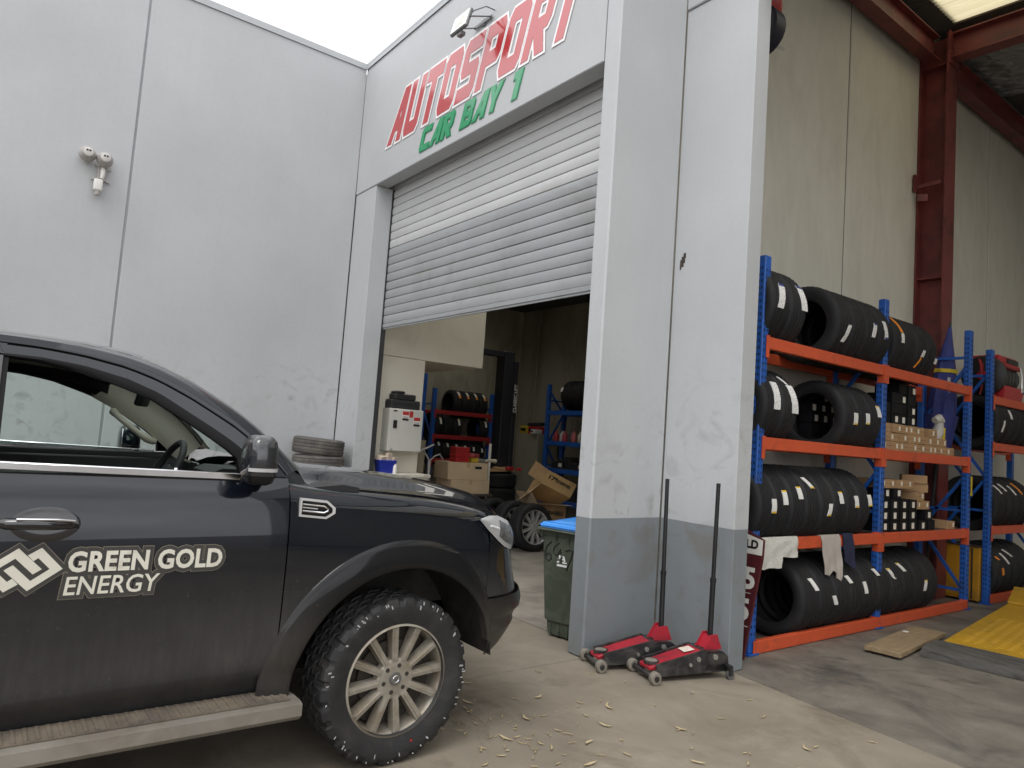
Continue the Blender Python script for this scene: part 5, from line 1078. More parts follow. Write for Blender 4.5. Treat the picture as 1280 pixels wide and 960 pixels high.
# tray behind the cab
q = MB(); q.bb((-.80, -4.4, .75), (.80, -2.9, .78)); q.bb((-.84, -2.9, .75), (.84, -2.87, 1.32)); q.bb((-.72, -4.4, .78), (-.70, -2.9, 1.28)); q.bb((.70, -4.4, .78), (.72, -2.9, 1.28)); P_('tray', q, BPL)
q = MB(); q.bb((-.80, -4.46, .72), (.80, -4.41, 1.32), 0, .01); P_('tailgate', q, PAINT)
q = MB(); q.bb((-.90, -4.56, .48), (.90, -4.44, .66), 0, .03); P_('rear_bumper', q, PLAS)
for sx in (1, -1): q = MB(); q.bb((sx * .80, -4.462, .86), (sx * .93, -4.425, 1.24), 0, .01); P_('tail_light', q, RD)

# ------------------------------------------------------------------ trolley jacks
def jack(loc, rz, label, hlean=0.):
    t = thing('trolley_jack', label, 'trolley jack', loc, rz, 'trolley jacks at the pillar')
    JB = mat('jack_black', (.016, .016, .017), .42, var=.2, dirt=(.07, .065, .06), dscale=9); JR = mat('jack_red', (.36, .014, .028), .4, var=.15, scale=9, dirt=(.17, .02, .03), dscale=8); JW = mat('jack_wheel', (.19, .17, .14), .7, var=.2, scale=20)
    q = MB()
    for x in (-.115, .107): q.prism([(-.33, .035), (-.33, .075), (-.25, .095), (-.02, .150), (.14, .185), (.27, .185), (.32, .15), (.33, .07), (.30, .05), (-.10, .04)], x, x + .008, 'X')
    q.bb((-.115, .12, .06), (.115, .30, .10)); q.bb((-.115, .10, .176), (.115, .26, .186)); q.build('side_frame', JB, t, 20)
    q = MB(); q.hexa([(-.075, -.34, .065), (.075, -.34, .065), (.085, .10, .120), (-.085, .10, .120), (-.075, -.34, .092), (.075, -.34, .092), (.085, .10, .190), (-.085, .10, .190)]); es = list(q.bm.edges); bmesh.ops.bevel(q.bm, geom=es, offset=.006, segments=1, affect='EDGES'); q.build('lift_arm', JR, t, 20)
    q = MB(); q.bar((-.095, -.30, .098), (-.102, .12, .185), .02, .028); q.bar((.095, -.30, .098), (.102, .12, .185), .02, .028); q.build('arm_rail', JB, t, 0)
    q = MB(); q.lathe([(0, .094), (.05, .094), (.058, .100), (.060, .118), (.052, .122), (.048, .112), (.0, .110)], 24, (0, -.285, 0)); sdl = q.build('saddle', JB, t, 40)
    q = MB(); q.lathe([(0, .1105), (.044, .1118), (.046, .119), (.040, .119), (.0, .117)], 20, (0, -.285, 0)); q.build('rubber_pad', mat('pad_worn', (.20, .18, .15), .7, var=.3, scale=30), sdl, 40)
    q = MB(); q.cyl((-.15, -.345, .043), (.15, -.345, .043), .016, n=12); q.build('axle', JB, t, 30)
    for x in (-.155, .155):
        q = MB(); q.lathe([(.014, -.024), (.036, -.024), (.043, -.018), (.043, .018), (.036, .024), (.014, .024)], 22, (x, -.345, .043), 'X'); w = q.build('front_wheel', JW, t, 40)
        q = MB(); q.cyl((x - .026, -.345, .043), (x + .026, -.345, .043), .02, n=14); q.build('hub', JB, w, 30)
    for x in (-.14, .14):
        q = MB(); q.bb((x - .022, .285, .085), (x + .022, .33, .098)); q.bb((x - .022, .30, .03), (x - .016, .335, .09)); q.bb((x + .016, .30, .03), (x + .022, .335, .09)); c = q.build('caster', JB, t, 0)
        q = MB(); q.cyl((x - .014, .325, .032), (x + .014, .325, .032), .0315, n=18); q.build('caster_wheel', mat('caster_grey', (.10, .10, .10), .5), c, 30)
    q = MB(); q.prism([(.14, .186), (.30, .186), (.255, .285), (.205, .285)], -.06, -.05, 'X'); q.prism([(.14, .186), (.30, .186), (.255, .285), (.205, .285)], .05, .06, 'X'); q.prism([(.16, .19), (.29, .19), (.25, .27), (.21, .27)], -.05, .05, 'X'); q.build('handle_socket', JR, t, 0)
    for x in (-.118, .118):
        for y, z, r in ((.05, .14, .017), (.20, .15, .02), (-.02, .105, .012)): q = MB(); q.cyl((x - .008, y, z), (x + .008, y, z), r, n=12); q.build('bolt', mat('bolt_zinc', (.42, .41, .38), .4, .7), t, 30)
    q = MB(); b0 = Vector((0, .232, .24)); b1 = Vector((hlean, .245, 1.34)); md = b0.lerp(b1, .38); q.cyl(b0, md, .021, n=14); q.cyl(md, b1, .0165, n=14); q.cyl(md - Vector((0, 0, .02)), md + Vector((0, 0, .01)), .024, n=14)
    q.build('handle', mat('handle_black', (.008, .008, .009), .45, var=.2), t, 40)
    return t
j1 = jack((-3.562, 3.94, 0), R_(-19), 'red and black trolley jack on the left with its upright handle at the wall corner', -.05)
j1.scale = (.86, .92, 1)
j2 = jack((-3.248, 4.105, 0), R_(-16), 'red and black trolley jack on the right with a torn sticker on its arm', .0)
j2.scale = (.92, .92, 1)
q = MB(); q.hexa([(-.05, -.02, .1735), (.045, -.03, .172), (.05, .06, .187), (-.04, .065, .188), (-.05, -.02, .1745), (.045, -.03, .173), (.05, .06, .1885), (-.04, .065, .1895)]); q.build('torn_sticker', mat('torn_paper', (.62, .55, .47), .8, var=.3, scale=40), j2, 0)

# ------------------------------------------------------------------ wheelie bin
wb = thing('wheelie_bin', 'dark green wheelie bin with blue lid and 667 scrawled on it', 'wheelie bin', (-4.315, 4.055, 0), R_(14))
BG = mat('bin_green', (.045, .058, .040), .6, var=.15, scale=6, dirt=(.10, .11, .085), dscale=5, dmin=.45, dmax=.8, bump=.1); BBL = mat('bin_blue', (.035, .25, .72), .35, var=.06)
def taper(q, z0, z1, a0, a1, b0, b1, m=0):
    q.hexa([(-a0, -b0, z0), (a0, -b0, z0), (a0, b0, z0), (-a0, b0, z0), (-a1, -b1, z1), (a1, -b1, z1), (a1, b1, z1), (-a1, b1, z1)], m)
q = MB(); taper(q, .13, .80, .185, .215, .20, .25); taper(q, .02, .135, .165, .172, .175, .185); es = [e for e in q.bm.edges if abs((e.verts[0].co - e.verts[1].co).z) > .05]; bmesh.ops.bevel(q.bm, geom=es, offset=.03, segments=3, affect='EDGES')
for x in (-.12, -.04, .04, .12): q.bb((x - .012, -.186, .02), (x + .012, -.178, .13))
q.build('body', BG, wb, 40)
q = MB(); taper(q, .80, .835, .218, .24, .255, .275); taper(q, .835, .862, .243, .243, .278, .278); q.bb((-.22, -.300, .842), (.22, -.277, .858), 0, .006)
for x in (-.19, -.06, .06, .19): q.prism([(-.256, .80), (-.276, .825), (-.256, .76)], x - .006, x + .006, 'X')
q.build('rim', BG, wb, 40)
q = MB(); taper(q, .864, .905, .236, .226, .272, .255); es = list(q.bm.edges); bmesh.ops.bevel(q.bm, geom=es, offset=.014, segments=3, affect='EDGES')
q.hexa([(-.17, -.18, .903), (.17, -.18, .903), (.17, .2, .903), (-.17, .2, .903), (-.14, -.14, .922), (.14, -.14, .922), (.14, .2, .935), (-.14, .2, .935)]); q.build('lid', BBL, wb, 40)
q = MB(); q.cyl((-.23, .25, .10), (-.19, .25, .10), .10, n=20); q.cyl((.19, .25, .10), (.23, .25, .10), .10, n=20); q.build('wheel', BP, wb, 40)
q = MB(); q.tube([(-.20, .29, .84), (-.20, .33, .87), (.20, .33, .87), (.20, .29, .84)], .014, 8); q.build('handle_bar', BG, wb, 40)
def fy(z): return -(.20 + .05 * (z - .13) / .67) - .002
INK = mat('marker_ink', (.006, .008, .006), .6)
def scrawl(pts, r=.006): q = MB(); q.tube([(x, fy(z) + .002, z) for x, z in [(a + SX_, b) for a, b in pts]], r, 6); q.build('numeral', INK, wb, 50)
SX_ = -.035
scrawl([(-.075, .755), (-.115, .72), (-.135, .67), (-.128, .62), (-.10, .60), (-.075, .62), (-.08, .655), (-.11, .66), (-.13, .64)])
scrawl([(.0, .755), (-.045, .72), (-.055, .68), (-.03, .655), (.02, .68), (.015, .71), (-.01, .66), (.0, .63), (.02, .62), (.035, .65)])
scrawl([(.065, .70), (.10, .715), (.135, .71), (.12, .66), (.095, .60), (.075, .555)])
q = MB()
for pts in ([(-.055, .60), (-.03, .60), (-.03, .615), (-.05, .612)], [(-.03, .62), (-.012, .655), (-.03, .665), (-.045, .63)], [(.0, .66), (.02, .655), (.03, .62), (.015, .61)], [(.0, .60), (.04, .60), (.045, .612), (.0, .612)], [(-.015, .625), (.01, .625), (.0, .645)], [(-.055, .572), (.04, .572), (.045, .59), (-.05, .59)]):
    q.prism([(x, z) for x, z in pts], fy(.62) - .0015, fy(.56) - .0005, 'Y') if False else q.face([q.v((x, fy(z) - .001, z)) for x, z in pts])
q.build('emblem', mat('emblem_white', (.72, .73, .72), .5), wb, 0, fix=False)

# ------------------------------------------------------------------ wall lights
fl_ = thing('floodlight', 'slim white faced floodlight on a bracket above the fascia lettering', 'floodlight', (-5.80, 3.69, 5.66)); DGR = mat('lamp_grey', (.16, .17, .17), .45, .4)
tl_ = Matrix.Rotation(R_(-14), 3, 'X') @ Matrix.Rotation(R_(0), 3, 'Z'); fc_ = Vector((0.0, -.27, -.05))
q = MB(); q.box(fc_, (.29, .035, .21), tl_, 0, .008); q.build('housing', DGR, fl_, 30)
q = MB(); q.box(fc_ + tl_ @ Vector((0, -.0195, 0)), (.265, .006, .185), tl_, 0, .003); gl_ = q.build('lens', mat('frosted_lens', (.80, .80, .77), .12, var=.03, coat=.5), fl_, 20)
q = MB(); q.box(fc_ + tl_ @ Vector((0, -.0235, 0)), (.15, .003, .09), tl_, 0); q.build('led_panel', mat('led_pale', (.62, .62, .55), .4), gl_, 0)
q = MB(); q.bar(fc_ + tl_ @ Vector((-.15, .0, 0)), (-.14, -.02, .06), .022, .006); q.bar(fc_ + tl_ @ Vector((.15, .0, 0)), (.14, -.02, .06), .022, .006); q.bb((-.15, -.026, .045), (.15, -.012, .075)); q.bb((-.03, -.02, .03), (.03, -.001, .09)); q.tube([(.05, -.26, -.03), (.10, -.2, .06), (.16, -.1, .12), (.17, -.003, .12)], .006, 6); q.bb((-.04, -.29, -.185), (.04, -.24, -.15)); q.build('bracket', DGR, fl_, 20)
sc_ = thing('security_light', 'twin head white security light with sensor on the left wall', 'security light', (-8.62, .74, 4.1)); WPL = mat('white_plastic', (.70, .69, .65), .4, var=.05); HGR = mat('head_grey', (.40, .38, .36), .4, var=.08)
for y, z in ((-.085, .10), (.075, .085)):
    q = MB(); q.lathe([(.02, .20), (.045, .195), (.062, .17), (.078, .12), (.082, .10), (.070, .08), (.04, .04), (.025, .0)], 24, (0, y, z), 'X'); h_ = q.build('lamp_head', HGR, sc_, 40)
    q = MB(); q.lathe([(0, .203), (.03, .2035), (.046, .197)], 20, (0, y, z), 'X'); q.build('lamp_face', mat('face_pale', (.55, .53, .50), .4), h_, 40)
    q = MB(); q.disc((.206, y - .013, z + .014), .011, 'X', 10); q.disc((.206, y + .013, z + .014), .011, 'X', 10); q.build('led_hole', BP, h_, 0, fix=False)
q = MB(); q.bb((.0, .03, -.13), (.05, .11, .03), 0, .01); q.bar((.03, .02, -.115), (.03, -.02, -.125), .025, .02); q.bar((.03, .11, -.115), (.03, .15, -.13), .025, .02); q.bar((.03, .03, .01), (.03, .0, .03), .02, .015); q.bar((.03, .11, .0), (.03, .15, .01), .02, .015); q.build('mount', HGR, sc_, 20)
q = MB(); q.tube([(.06, .07, .02), (.10, .072, -.05), (.095, .068, -.12)], [.018, .023, .018], 10); q.build('sensor_arm', WPL, sc_, 40)
q = MB(); q.bb((.05, .0, -.26), (.12, .085, -.13), 0, .018, 3); q.build('sensor_box', WPL, sc_, 40)
q = MB(); q.cyl((.085, .042, -.30), (.085, .042, -.258), .024, .03, 14); q.build('sensor_eye', HGR, sc_, 40)

# ------------------------------------------------------------------ worn tyres stacked in the wall corner
TYO = tyre_mesh('tyre', .305, .195, .205, m=RUBOLD, sip=2); z = .098
for k in range(7):
    o = link('tyre', TYO); o.rotation_euler = (R_(90), 0, rnd.uniform(0, 3)); o.location = (-8.16 + rnd.uniform(-.012, .012), 3.31 + rnd.uniform(-.02, .02), z); z += .201
    tag(o, 'worn grey tyre, %s, in the stack at the wall corner' % (['lowest', 'second from the ground', 'third from the ground', 'fourth from the ground', 'third from the top', 'second from the top', 'topmost'][k]), 'tyre', 'worn tyres stacked in the corner')
o.rotation_euler = (R_(87), R_(2), .4); o.location.x -= .008

# ------------------------------------------------------------------ inside bay 1
swb = thing('switchboard', 'pale grey electrical cabinet with warning stickers on the cream wall', 'cabinet', (-8.3, 4.43, 1.29)); CAB = mat('cabinet_grey', (.52, .52, .48), .5, var=.05)
q = MB(); q.bb((0, -.245, 0), (.20, .245, .55), 0, .006); q.build('body', CAB, swb, 20)
q = MB(); q.bb((.201, -.235, .012), (.215, .235, .538), 0, .004); d_ = q.build('door', CAB, swb, 20)
q = MB(); q.bb((.216, -.195, .30), (.224, -.140, .40), 0, .003); q.build('latch', BP, d_, 20)
q = MB(); q.bb((.216, -.20, .025), (.219, -.18, .035)); q.bb((.206, -.20, .512), (.219, -.15, .53)); q.build('hinge', BP, d_, 0)
SR, SW_, SB_ = mat('sticker_red', (.42, .03, .03), .5), mat('sticker_white', (.66, .64, .60), .5), BKI
for y, z in ((-.075, .40), (.095, .335)):
    q = MB(); q.bb((.216, y, z), (.2175, y + .10, z + .125)); s_ = q.build('warning_sticker', SW_, d_, 0)
    q = MB(); q.bb((.2178, y + .004, z + .075), (.2184, y + .096, z + .12)); q.build('red_block', SR, s_, 0)
    q = MB(); q.bb((.2178, y + .004, z + .004), (.2184, y + .096, z + .032)); q.bb((.2178, y + .01, z + .045), (.2184, y + .09, z + .052)); q.build('black_block', SB_, s_, 0)
q = MB(); q.bb((.216, .03, .45), (.2174, .085, .53)); q.build('red_label', SR, d_, 0)
for k, (y, dy, z, dz, lab) in enumerate(((4.41, .42, 1.842, .115, 'lower long black tool case on top of the switchboard'), (4.40, .30, 1.958, .075, 'upper black tool case on the pile above the switchboard'), (4.33, .12, 2.034, .035, 'small black case topping the pile above the switchboard'))):
    q = MB(); q.bb((-.085, -dy / 2, 0), (.10, dy / 2, dz), 0, .012); q.bb((-.088, -dy / 2 + .002, dz * .52), (.104, dy / 2 - .002, dz * .58)); q.bb((.1, -.04, dz * .5), (.112, .04, dz * .75), 0, .003)
    o = q.build('tool_case', mat('case_black', (.022, .022, .024), .6, var=.2, bump=.2), None, 20); o.location = (-8.205, y, z); tag(o, lab, 'tool case')
bn = thing('bench', 'low cream bench along the cream wall with odds and ends on it', 'bench', (-8.10, 4.42, 0))
q = MB(); q.bb((-.2, -.43, .98), (.17, .34, 1.02), 0, .006); q.build('top', mat('bench_top', (.58, .55, .48), .6, dirt=(.3, .27, .22), dscale=6), bn, 20)
q = MB(); q.bb((-.198, -.40, 0), (.13, .31, .98)); q.build('cupboard', CREAM, bn, 0)
bt = thing('blue_tub', 'blue plastic tub full of odds and ends on the cream bench', 'tub', (-8.08, 4.17, 1.02)); BLT = mat('tub_blue', (.012, .03, .30), .4)
q = MB(); q.hexa([(-.07, -.09, 0), (.07, -.09, 0), (.07, .09, 0), (-.07, .09, 0), (-.085, -.115, .15), (.085, -.115, .15), (.085, .115, .15), (-.085, .115, .15)]); q.build('body', BLT, bt, 0)
q = MB(); q.bb((-.09, -.12, .148), (.09, .12, .162), 0, .004); q.build('rim', BLT, bt, 0)
q = MB(); q.box((0, -.06, .185), (.10, .11, .05), (.1, .2, .4)); q.box((.02, .03, .20), (.06, .06, .10), (0, .1, .2)); q.box((0, .08, .175), (.11, .07, .03), (.2, 0, .6)); q.build('packets', mat('packet_cream', (.55, .46, .36), .7, var=.3, scale=12), bt, 0)
q = MB(); q.lathe([(0, 0), (.026, 0), (.026, .085), (.02, .10), (.010, .105), (.010, .12), (0, .12)], 16); o = q.build('spray_can', WPL, None, 40); o.location = (-8.0, 4.27, 1.02); tag(o, 'white spray can in front of the blue tub', 'spray can')
wk = thing('workbench', 'dark workbench behind the pickup carrying cartons in the first bay', 'workbench', (-9.2, 5.7, 0)); WDK = mat('bench_dark', (.06, .05, .045), .7)
q = MB(); q.bb((-.35, -.75, .66), (.40, .70, .70), 0, .004); q.build('top', WDK, wk, 0)
for x in (-.3, .33):
    for y in (-.7, .64): q = MB(); q.bb((x, y, 0), (x + .05, y + .05, .66)); q.build('leg', WDK, wk, 0)
def carton(loc, d, rz, label, m=CARDL, rot=None, group=None):
    t = thing('carton', label, 'carton', loc, rz, group, rot)
    q = MB(); q.bb((-d[0] / 2, -d[1] / 2, 0), (d[0] / 2, d[1] / 2, d[2]), 0, .004); q.build('box', m, t, 20)
    q = MB(); q.bb((-d[0] / 2 - .001, -.025, d[2] + .0002), (d[0] / 2 + .001, .025, d[2] + .0012)); q.bb((d[0] / 2 + .0002, -.025, d[2] * .7), (d[0] / 2 + .0012, .025, d[2])); q.build('tape', TAPE, t, 0); return t
carton((-9.02, 5.98, .70), (.42, .70, .20), .02, 'pale carton at the bottom of the pile on the workbench'); c2 = carton((-9.03, 5.94, .902), (.40, .70, .255), -.02, 'pale archive carton with a hand hole on the workbench pile')
q = MB(); q.bb((.2005, .12, .165), (.203, .24, .205), 0, 0); q.build('hand_hole', HOLE, c2, 0)
RDK = mat('tool_red', (.40, .018, .02), .4, var=.2)
tbx = thing('red_toolbox', 'bright red stack of small drawers on the pale archive carton', 'toolbox', (-8.98, 5.86, 1.159))
for k in range(3): q = MB(); q.bb((-.09, -.12, .076 * k), (.09, .12, .076 * k + .072), 0, .006); q.bb((.09, -.05, .076 * k + .04), (.10, .05, .076 * k + .052)); q.build('drawer', RDK, tbx, 20)
for k, (y, z, d, m, lab) in enumerate(((6.11, 1.159, (.16, .13, .07), mat('bag_yellow', (.55, .40, .03), .5), 'yellow packet beside the red drawers'), (6.22, 1.159, (.2, .12, .06), mat('bag_grey', (.20, .19, .18), .7), 'grey packet on the archive carton'), (6.10, 1.232, (.16, .24, .06), mat('bag_red', (.36, .05, .05), .5), 'red packet lying across the yellow one'))):
    q = MB(); q.box((0, 0, d[2] / 2), d, (0, 0, .3 * k), 0, .012, 2); o = q.build('packet', m, None, 40); o.location = (-9.0, y, z); tag(o, lab, 'packet')
q = MB(); q.lathe([(0, 0), (.085, 0), (.09, .01), (.085, .02), (.085, .72), (.09, .73), (.09, .745), (0, .745)], 24); o = q.build('tall_drum', mat('drum_cream', (.40, .36, .27), .6), None, 40); o.location = (-9.22, 5.30, .70); tag(o, 'tall cream drum behind the silver stand', 'drum')
q = MB(); q.bb((-.05, -.09, 0), (.05, .09, .26), 0, .004); q.bb((.0505, -.085, .07), (.0515, .085, .20), 1); o = q.build('blue_bottle', [WPL, mat('pack_blue', (.05, .22, .62), .4)], None, 20); o.location = (-8.9, 5.10, .70); tag(o, 'white pack with a blue label at the bench end', 'pack')
for k, y in enumerate((5.28, 5.38, 5.46)):
    q = MB(); q.lathe([(0, 0), (.045, 0), (.06, .04), (.055, .08), (.03, .10), (0, .10)], 12, fn=lambda i, j, r: r * (1 + .15 * math.sin(i * 1.7 + j))); o = q.build('red_part' if k < 2 else 'grey_tin', mat('part_maroon', (.16, .02, .025), .5) if k < 2 else HGR, None, 40); o.location = (-8.88 + .02 * k, y, .70); tag(o, ['dark red part at the front of the workbench', 'second dark red part beside the first', 'small grey tin on the workbench'][k], ['part', 'part', 'tin'][k])
ms = thing('metal_stand', 'silver metal stand with forked arms in front of the cream drum', 'stand', (-8.62, 5.13, 0)); STL = MATS['steel_bright']
q = MB(); q.cyl((0, 0, .0), (0, 0, .02), .16, n=20); q.cyl((0, 0, .02), (0, 0, 1.18), .025, n=14); q.build('column', STL, ms, 40)
q = MB(); q.tube([(0, 0, 1.17), (.0, -.05, 1.24), (0, -.10, 1.30)], .015, 8); q.tube([(0, -.02 - .2, 1.27), (0, .05, 1.40)], .016, 8); q.tube([(0, 0, 1.17), (0, .08, 1.24), (0, .16, 1.27), (0, .22, 1.20)], .012, 8); q.build('fork_arm', STL, ms, 40)
wp = thing('white_pole', 'upright white pole standing by the dark tyre stack', 'pole', (-9.0, 6.43, 0))
q = MB(); q.cyl((0, 0, 0), (0, 0, 1.46), .022, n=12); q.build('tube', WPL, wp, 40)
q = MB(); q.tube([(0, -.10, 1.18), (0, .0, 1.20), (0, .12, 1.19)], [.02, .026, .035], 10); q.build('grip', mat('grip_cream', (.50, .46, .36), .6), wp, 40)
TYB = tyre_mesh('tyre', .40, .235, .24, m=RUB)
for k in range(4): o = link('tyre', TYB); o.rotation_euler = (R_(90), 0, k); o.location = (-10.0, 7.26, .12 + .24 * k); tag(o, 'big black tyre lying flat, %s of the stack in the first bay' % ['lowest', 'second from the floor', 'second from the top', 'topmost'][k], 'tyre', 'black tyres stacked in the first bay')
q = MB(); q.box((0, 0, .02), (.5, .62, .03), (.03, -.02, .1)); q.box((.1, .1, .055), (.22, .25, .03), (.1, .1, .5)); o = q.build('cardboard_sheet', CARD, None, 0); o.location = (-9.95, 7.2, .985); tag(o, 'flattened cardboard lying on the big black tyre stack', 'cardboard')
q = MB(); q.box((0, 0, .03), (.08, .16, .06), (0, 0, .3), 0, .01); q.box((.05, .16, .025), (.05, .10, .05), None, 0, .01); o = q.build('red_tool', RDK, None, 20); o.location = (-9.72, 7.38, 1.02); tag(o, 'small red tools on the cardboard of the tyre stack', 'tools')
# two alloy wheels leaning on each other
ALW = mat('alloy_silver', (.55, .55, .54), .3, .6, var=.1); TYW = tyre_mesh('tyre', .335, .225, .235, m=RUB)
def alloy(loc, rot, label, ns, dark):
    t = thing('alloy_wheel', label, 'wheel', loc, rot=rot, group=None); ty = link('tyre', TYW, t); ty.rotation_euler = (0, 0, R_(90))
    q = MB(); m = ALW if not dark else mat('alloy_dark', (.07, .07, .075), .3, .6)
    q.lathe([(.228, .092), (.240, .10), (.243, .088), (.232, .07), (.222, .0), (.218, -.08)], 40, ax='X')
    for k in range(ns):
        a = 2 * math.pi * k / ns; d = Vector((0, math.cos(a), math.sin(a))); tt = Vector((0, -d.z, d.y)); w1, w2 = (.020, .026)
        q.hexa([d * r + tt * s + Vector((x, 0, 0)) for x, r, s in ((.05, .04, -w1), (.05, .04, w1), (.04, .230, w2), (.04, .230, -w2), (.078, .04, -w1 * .7), (.078, .04, w1 * .7), (.086, .230, w2 * .6), (.086, .230, -w2 * .6))])
    q.cyl((.04, 0, 0), (.084, 0, 0), .055, .05, n=20); q.build('rim', m, t, 35)
    q = MB(); q.cyl((-.06, 0, 0), (.01, 0, 0), .215, n=28); q.build('rim_well', mat('well_dark', (.03, .03, .03), .6), t, 30)
    return t
alloy((-7.88, 6.44, .333), (0, R_(-6), R_(0)), 'silver multi spoke alloy wheel leaning nearest the bin', 11, False); alloy((-8.20, 6.36, .335), (R_(14), R_(-7), R_(4)), 'tyre leaning behind the silver wheel, its rim mostly hidden', 9, False); alloy((-8.50, 6.20, .34), (.5, R_(-8), R_(8)), 'dark rimmed wheel leaning behind the two silver ones', 10, True)
# cartons by the back
cb = carton((-8.42, 7.10, 0), (.42, .56, .60), 0, 'open brown carton under the tilted one, dark print on its side', CARD)
link('print', text_mesh('print', 'RACEWHEELS', .085, BKI, .001, .004, to=axes((.2115, -.20, .46), (0, 1, -.04), (0, .04, 1)) @ Matrix.Diagonal((.8, 1, 1, 1))), cb)
q = MB(); q.hexa([(.205, -.28, .60), (.33, -.30, .635), (.33, .30, .60), (.205, .28, .60), (.205, -.28, .606), (.33, -.30, .641), (.33, .30, .606), (.205, .28, .606)]); q.build('flap', CARDL, cb, 0); q = MB(); q.hexa([(-.2, -.28, .60), (.2, -.28, .60), (.22, -.42, .78), (-.18, -.42, .78), (-.2, -.275, .602), (.2, -.275, .602), (.22, -.415, .782), (-.18, -.415, .782)]); q.build('flap', CARDL, cb, 0)
c17 = thing('carton', 'tilted brown carton printed with 17 inch on the open carton', 'carton', (-8.30, 7.1, .66))
C17 = mat('cardboard_warm', (.44, .29, .13), .8, var=.12, scale=6)
qA, qB, qC, qD = [Vector(v) for v in ((-8.42, 7.16, 1.12), (-8.42, 7.76, .90), (-8.22, 7.43, .69), (-8.22, 6.86, .93))]; qC = qB + qD - qA
un, vn = (qB - qA).normalized(), (qA - qD).normalized(); nn_ = un.cross(vn).normalized(); nn_ = nn_ if nn_.x > 0 else -nn_; dp = -nn_ * .34
q = MB(c17.location); q.hexa([qD + dp, qC + dp, qC, qD, qA + dp, qB + dp, qB, qA]); q.build('box', C17, c17, 0)
def on17(nm, body, size, u, v, bold, sx_): 
    o3 = qD + un * u + vn * v + nn_ * .0015 - c17.location
    link(nm, text_mesh(nm, body, size, BKI, .001, bold, to=axes(o3, un, vn) @ Matrix.Diagonal((sx_, 1, 1, 1))), c17)
on17('print', '17"', .15, .045, .20, .006, 1.0); on17('print', 'CROSSWHEEL', .12, .21, .205, .005, .46); on17('small_print', 'R17 SET', .04, .50, .34, .001, .7)
q = MB(c17.location); w_f = Vector((-.06, -.22, .13)); q.hexa([qA, qD, qD + w_f, qA + w_f, qA + dp * .02, qD + dp * .02, qD + w_f + dp * .02, qA + w_f * .5 + dp * .02]); q.build('flap', CARD, c17, 0)
q = MB(c17.location); w_f = Vector((.02, -.20, -.12)); q.hexa([qD, qD + dp, qD + dp + w_f, qD + w_f, qD + vn * .006, qD + dp + vn * .006, qD + dp + w_f + vn * .006, qD + w_f + vn * .006]); q.build('flap', CARDL, c17, 0)
# vehicle lift column
lf = thing('lift_column', 'tall black vehicle lift column with white vertical lettering in the first bay', 'vehicle lift', (-10.0, 7.42, 0)); LBK = mat('lift_black', (.010, .010, .016), .45, var=.2)
q = MB(); q.bb((-.16, -.16, 0), (.10, .05, 3.08), 0, .01); q.bb((-.10, .05, .0), (.12, .14, 2.92), 0, .008); q.bb((-.3, -.3, 0), (.3, .3, .02)); q.build('column', LBK, lf, 20)
q = MB(); q.bb((-.12, -2.9, 2.98), (.06, -.16, 3.07)); q.build('cross_beam', LBK, lf, 0)
link('lettering', text_mesh('lettering', 'CLASSIC LIFT', .085, mat('letter_white', (.6, .6, .58), .5), .001, .002, to=axes((.1225, .125, 2.02), (0, .0, 1), (0, -1, 0))), lf)
q = MB(); q.bb((.0, -.25, .1), (.16, -.17, .9)); q.bb((-.05, -.9, .12), (.05, -.2, .22)); q.build('lift_arm', LBK, lf, 0)
# grey locker at the rear with goods on top
lk = thing('locker', 'tall grey green steel locker at the rear of the first bay', 'locker', (-11.62, 9.5, 0)); LKG = mat('locker_grey', (.30, .29, .22), .6, var=.08)
q = MB(); q.bb((-.36, -.28, 0), (.36, .28, 1.70), 0, .006); q.build('body', LKG, lk, 0)
q = MB(); q.bb((-.34, -.286, .05), (-.003, -.281, 1.66)); q.bb((.003, -.286, .05), (.34, -.281, 1.66)); q.build('door', LKG, lk, 0)
for k, (x, dx, dz, m, lab) in enumerate(((-.22, .22, .16, MATS['bag_yellow'], 'yellow box on the grey locker'), (.12, .34, .15, RDK, 'red case on the grey locker'), (.28, .10, .09, SW_, 'small pale tin on the grey locker'))):
    q = MB(); q.bb((-dx / 2, -.12, 0), (dx / 2, .12, dz), 0, .01); q.bb((-dx / 2 + .02, -.122, dz * .3), (dx / 2 - .02, -.1205, dz * .7), 1); o = q.build('goods_box', [m, BKI], None, 20); o.location = (-11.62 + x, 9.40 - .06 * (k == 2) * 0, 1.70); o.location.y = 9.40 if k < 2 else 9.22 + .02; tag(o, lab, 'box')
q = MB(); q.bb((-.22, -.10, 0), (.22, .10, .07), 0, .015); o = q.build('tool_case', MATS['case_black'], None, 20); o.location = (-11.55, 9.42, 1.865); o.rotation_euler = (0, R_(-3), 0); tag(o, 'dark tool case lying across the red case on the locker', 'tool case')
